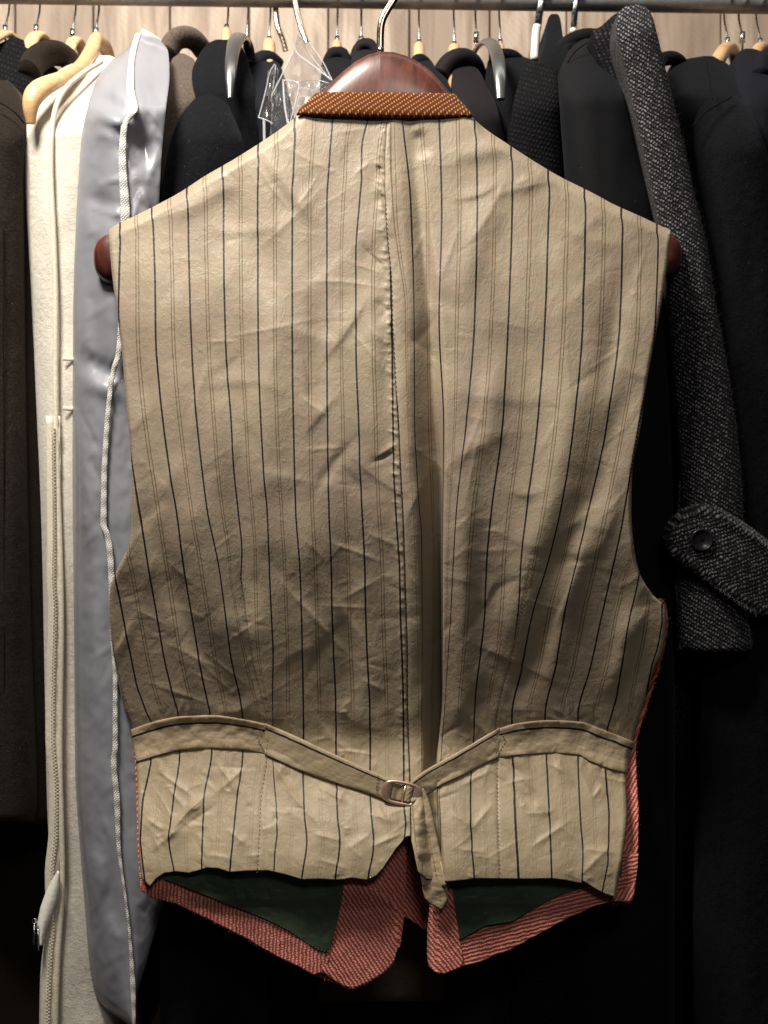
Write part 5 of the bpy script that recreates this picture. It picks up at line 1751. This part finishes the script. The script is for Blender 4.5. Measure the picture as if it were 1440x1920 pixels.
# wool fibres standing off the cut edges
def fuzz(nm, tabpts, mat, n, parent, ln=5, r=.00011, seed=1, depth=.03):
    rf = random.Random(seed)
    P = np.array(tabpts, float)
    s = np.r_[0, np.cumsum(np.hypot(*np.diff(P, axis=0).T))]
    V = []; F = []
    for i in range(n):
        q = rf.uniform(0, s[-1])
        x0 = float(np.interp(q, s, P[:, 0])); y0 = float(np.interp(q, s, P[:, 1]))
        dp = depth if np.isscalar(depth) else depth(x0, y0)
        a = rf.uniform(0, 6.28); l = ln * rf.uniform(.4, 1.5)
        p0 = np.array(pt(x0, y0, dp)); k = rf.uniform(-1, 1)
        pp_ = [p0]
        for m_ in range(1, 5):
            f = m_ / 4
            aa = a + k * f
            pp_.append(pp_[-1] + np.array([math.cos(aa), rf.uniform(-.6, .2), math.sin(aa)]) * l * S / 4)
        base = len(V)
        for m_, p in enumerate(pp_):
            rr_ = r * (1 - m_ / 6)
            V += [tuple(p + np.array([rr_, 0, 0])), tuple(p + np.array([-rr_ * .5, rr_ * .87, 0])), tuple(p + np.array([-rr_ * .5, -rr_ * .5, rr_ * .87]))]
        for m_ in range(4):
            for k_ in range(3):
                a1 = base + m_ * 3 + k_; a2 = base + m_ * 3 + (k_ + 1) % 3
                F.append((a1, a2, a2 + 3, a1 + 3))
    o = mesh_obj(nm, V, np.array(F), mat, parent)
    o['kind'] = 'stuff'
    return o


red_f = cloth('red_fibre', (0.50, 0.13, 0.10), .9, .2)
grey_f = cloth('grey_fibre', (0.30, 0.29, 0.31), .9, .2)
fuzz('wool_fibres', [(268, 1668), (284, 1680), (330, 1691), (395, 1723), (460, 1756), (520, 1791), (588, 1825), (662, 1853), (690, 1841), (738, 1803), (750, 1740)], red_f, 900, vest, seed=2,
     depth=lambda x, y: float(dleft(np.array(x), np.array(y))) - .002)
fuzz('wool_fibres', [(808, 1800), (830, 1824), (860, 1812), (900, 1801), (960, 1776), (1010, 1749), (1070, 1716), (1120, 1695), (1178, 1692)], red_f, 600, vest, seed=3,
     depth=lambda x, y: float(dright(np.array(x), np.array(y))) - .002)
fuzz('wool_fibres', [(float(a), float(b)) for a, b in zip(pchip([1125, 1165, 1250, 1330, 1400, 1530, 1650, 1690], [1242, 1253, 1236, 1210, 1192, 1197, 1190, 1178], np.linspace(1125, 1690, 30)), np.linspace(1125, 1690, 30))],
     red_f, 500, vest, seed=4, depth=.030)
fuzz('wool_fibres', [(1222, 28), (1231, 60), (1241, 100), (1253, 150), (1279, 260), (1303, 370), (1325, 460), (1340, 560), (1366, 700), (1383, 820), (1395, 1000)], grey_f, 900, tw, ln=8, seed=5,
     depth=.085)
fuzz('wool_fibres', [(1275, 900), (1268, 1100), (1276, 1216), (1340, 1221), (1409, 1216), (1402, 1150)], grey_f, 500, tw, ln=7, seed=6, depth=.075)
fuzz('wool_fibres', [(1440, 1022), (1395, 988), (1335, 955), (1310, 951), (1280, 962), (1252, 1002), (1266, 1040), (1300, 1064), (1360, 1112), (1418, 1150)], grey_f, 800, tw, ln=6, seed=7, depth=.043)

# ================================================================== mahogany hanger of the waistcoat
hg = thing('mahogany_hanger', 'dark red mahogany hanger with wide shoulders holding the waistcoat', 'clothes hanger', pt(713, 98, .03))
HS = [(176.5, 479, 483), (179, 463, 506), (184, 453, 517), (192, 446, 525), (205, 440, 533), (230, 430, 538), (300, 392, 520), (400, 335, 470), (480, 280, 420), (540, 240, 370),
      (575, 210, 340), (600, 180, 320), (620, 158, 300), (640, 139, 290), (665, 119, 280), (690, 105, 270), (713, 99, 262), (740, 100, 262), (765, 108, 268),
      (790, 122, 275), (810, 138, 290), (830, 160, 310), (850, 185, 330), (880, 225, 350), (940, 275, 400), (1020, 325, 450), (1100, 372, 500), (1200, 425, 525), (1240, 436, 524),
      (1262, 446, 515), (1272, 455, 503), (1276, 466, 492), (1277.5, 477, 481)]
hs = np.array(HS, float)


def hanger_half(x0, x1, nm):
    n_ = 90
    # denser near the tips
    t = np.linspace(0, 1, n_)
    t = t ** 2 if x0 < 300 else 1 - (1 - t) ** 2
    xx = x0 + (x1 - x0) * t
    tp = np.interp(xx, hs[:, 0], hs[:, 1]); bt_ = np.interp(xx, hs[:, 0], hs[:, 2])
    k = np.ones(3) / 3
    cz = (tp + bt_) / 2; hh = (bt_ - tp) / 2
    u = (xx - 720) / 540
    yc = .036 + .016 * np.abs(u) ** 2
    edge_ = np.minimum(xx - 176.5, 1277.5 - xx)
    hd = .015 * np.sqrt(np.clip(1 - (1 - np.clip(edge_ / 30, 0, 1)) ** 2, 0.0004, 1)) + .003 * np.exp(-(u / .2) ** 2)
    V = []
    ns_ = 40
    for k_ in range(ns_):
        a_ = 2 * math.pi * k_ / ns_
        c_, s_ = math.cos(a_), math.sin(a_)
        Y_ = yc - hd * np.sign(c_) * abs(c_) ** .8
        P_ = cz + hh * np.sign(s_) * abs(s_) ** .85
        kk = S * (D + yc)
        V.append(np.stack([(xx - 720) * kk, Y_, (960 - P_) * kk], -1))
    A_ = np.stack(V, 1)
    F_ = [tuple(int(q) for q in f) for f in gridfaces(n_, ns_, True)]
    F_ += [tuple(range(ns_))] if x0 < 300 else [tuple(range((n_ - 1) * ns_, n_ * ns_))[::-1]]
    return mesh_obj(nm, A_.reshape(-1, 3), F_, M['mahogany'], hg)


hanger_half(176.5, 713.0, 'shoulder')
hanger_half(713.0, 1277.5, 'shoulder')
tube('ferrule', [pt(713, 101, .034), pt(713, 87, .034)], .0030, M['steel'], hg, 16)
tube('hook', [pt(*p) for p in [(713, 96, .034), (713, 60, .034), (716, 38, .034), (728, 16, .034), (740, -2, .034), (752, -30, .034), (748, -70, .034), (715, -92, .034), (680, -80, .034), (668, -50, .034)]],
     .0036, mat_metal('dark_bronze', (0.26, 0.21, 0.17), .2), hg, 14, flat=.5, smooth_path=3, up=(0, 1, 0))
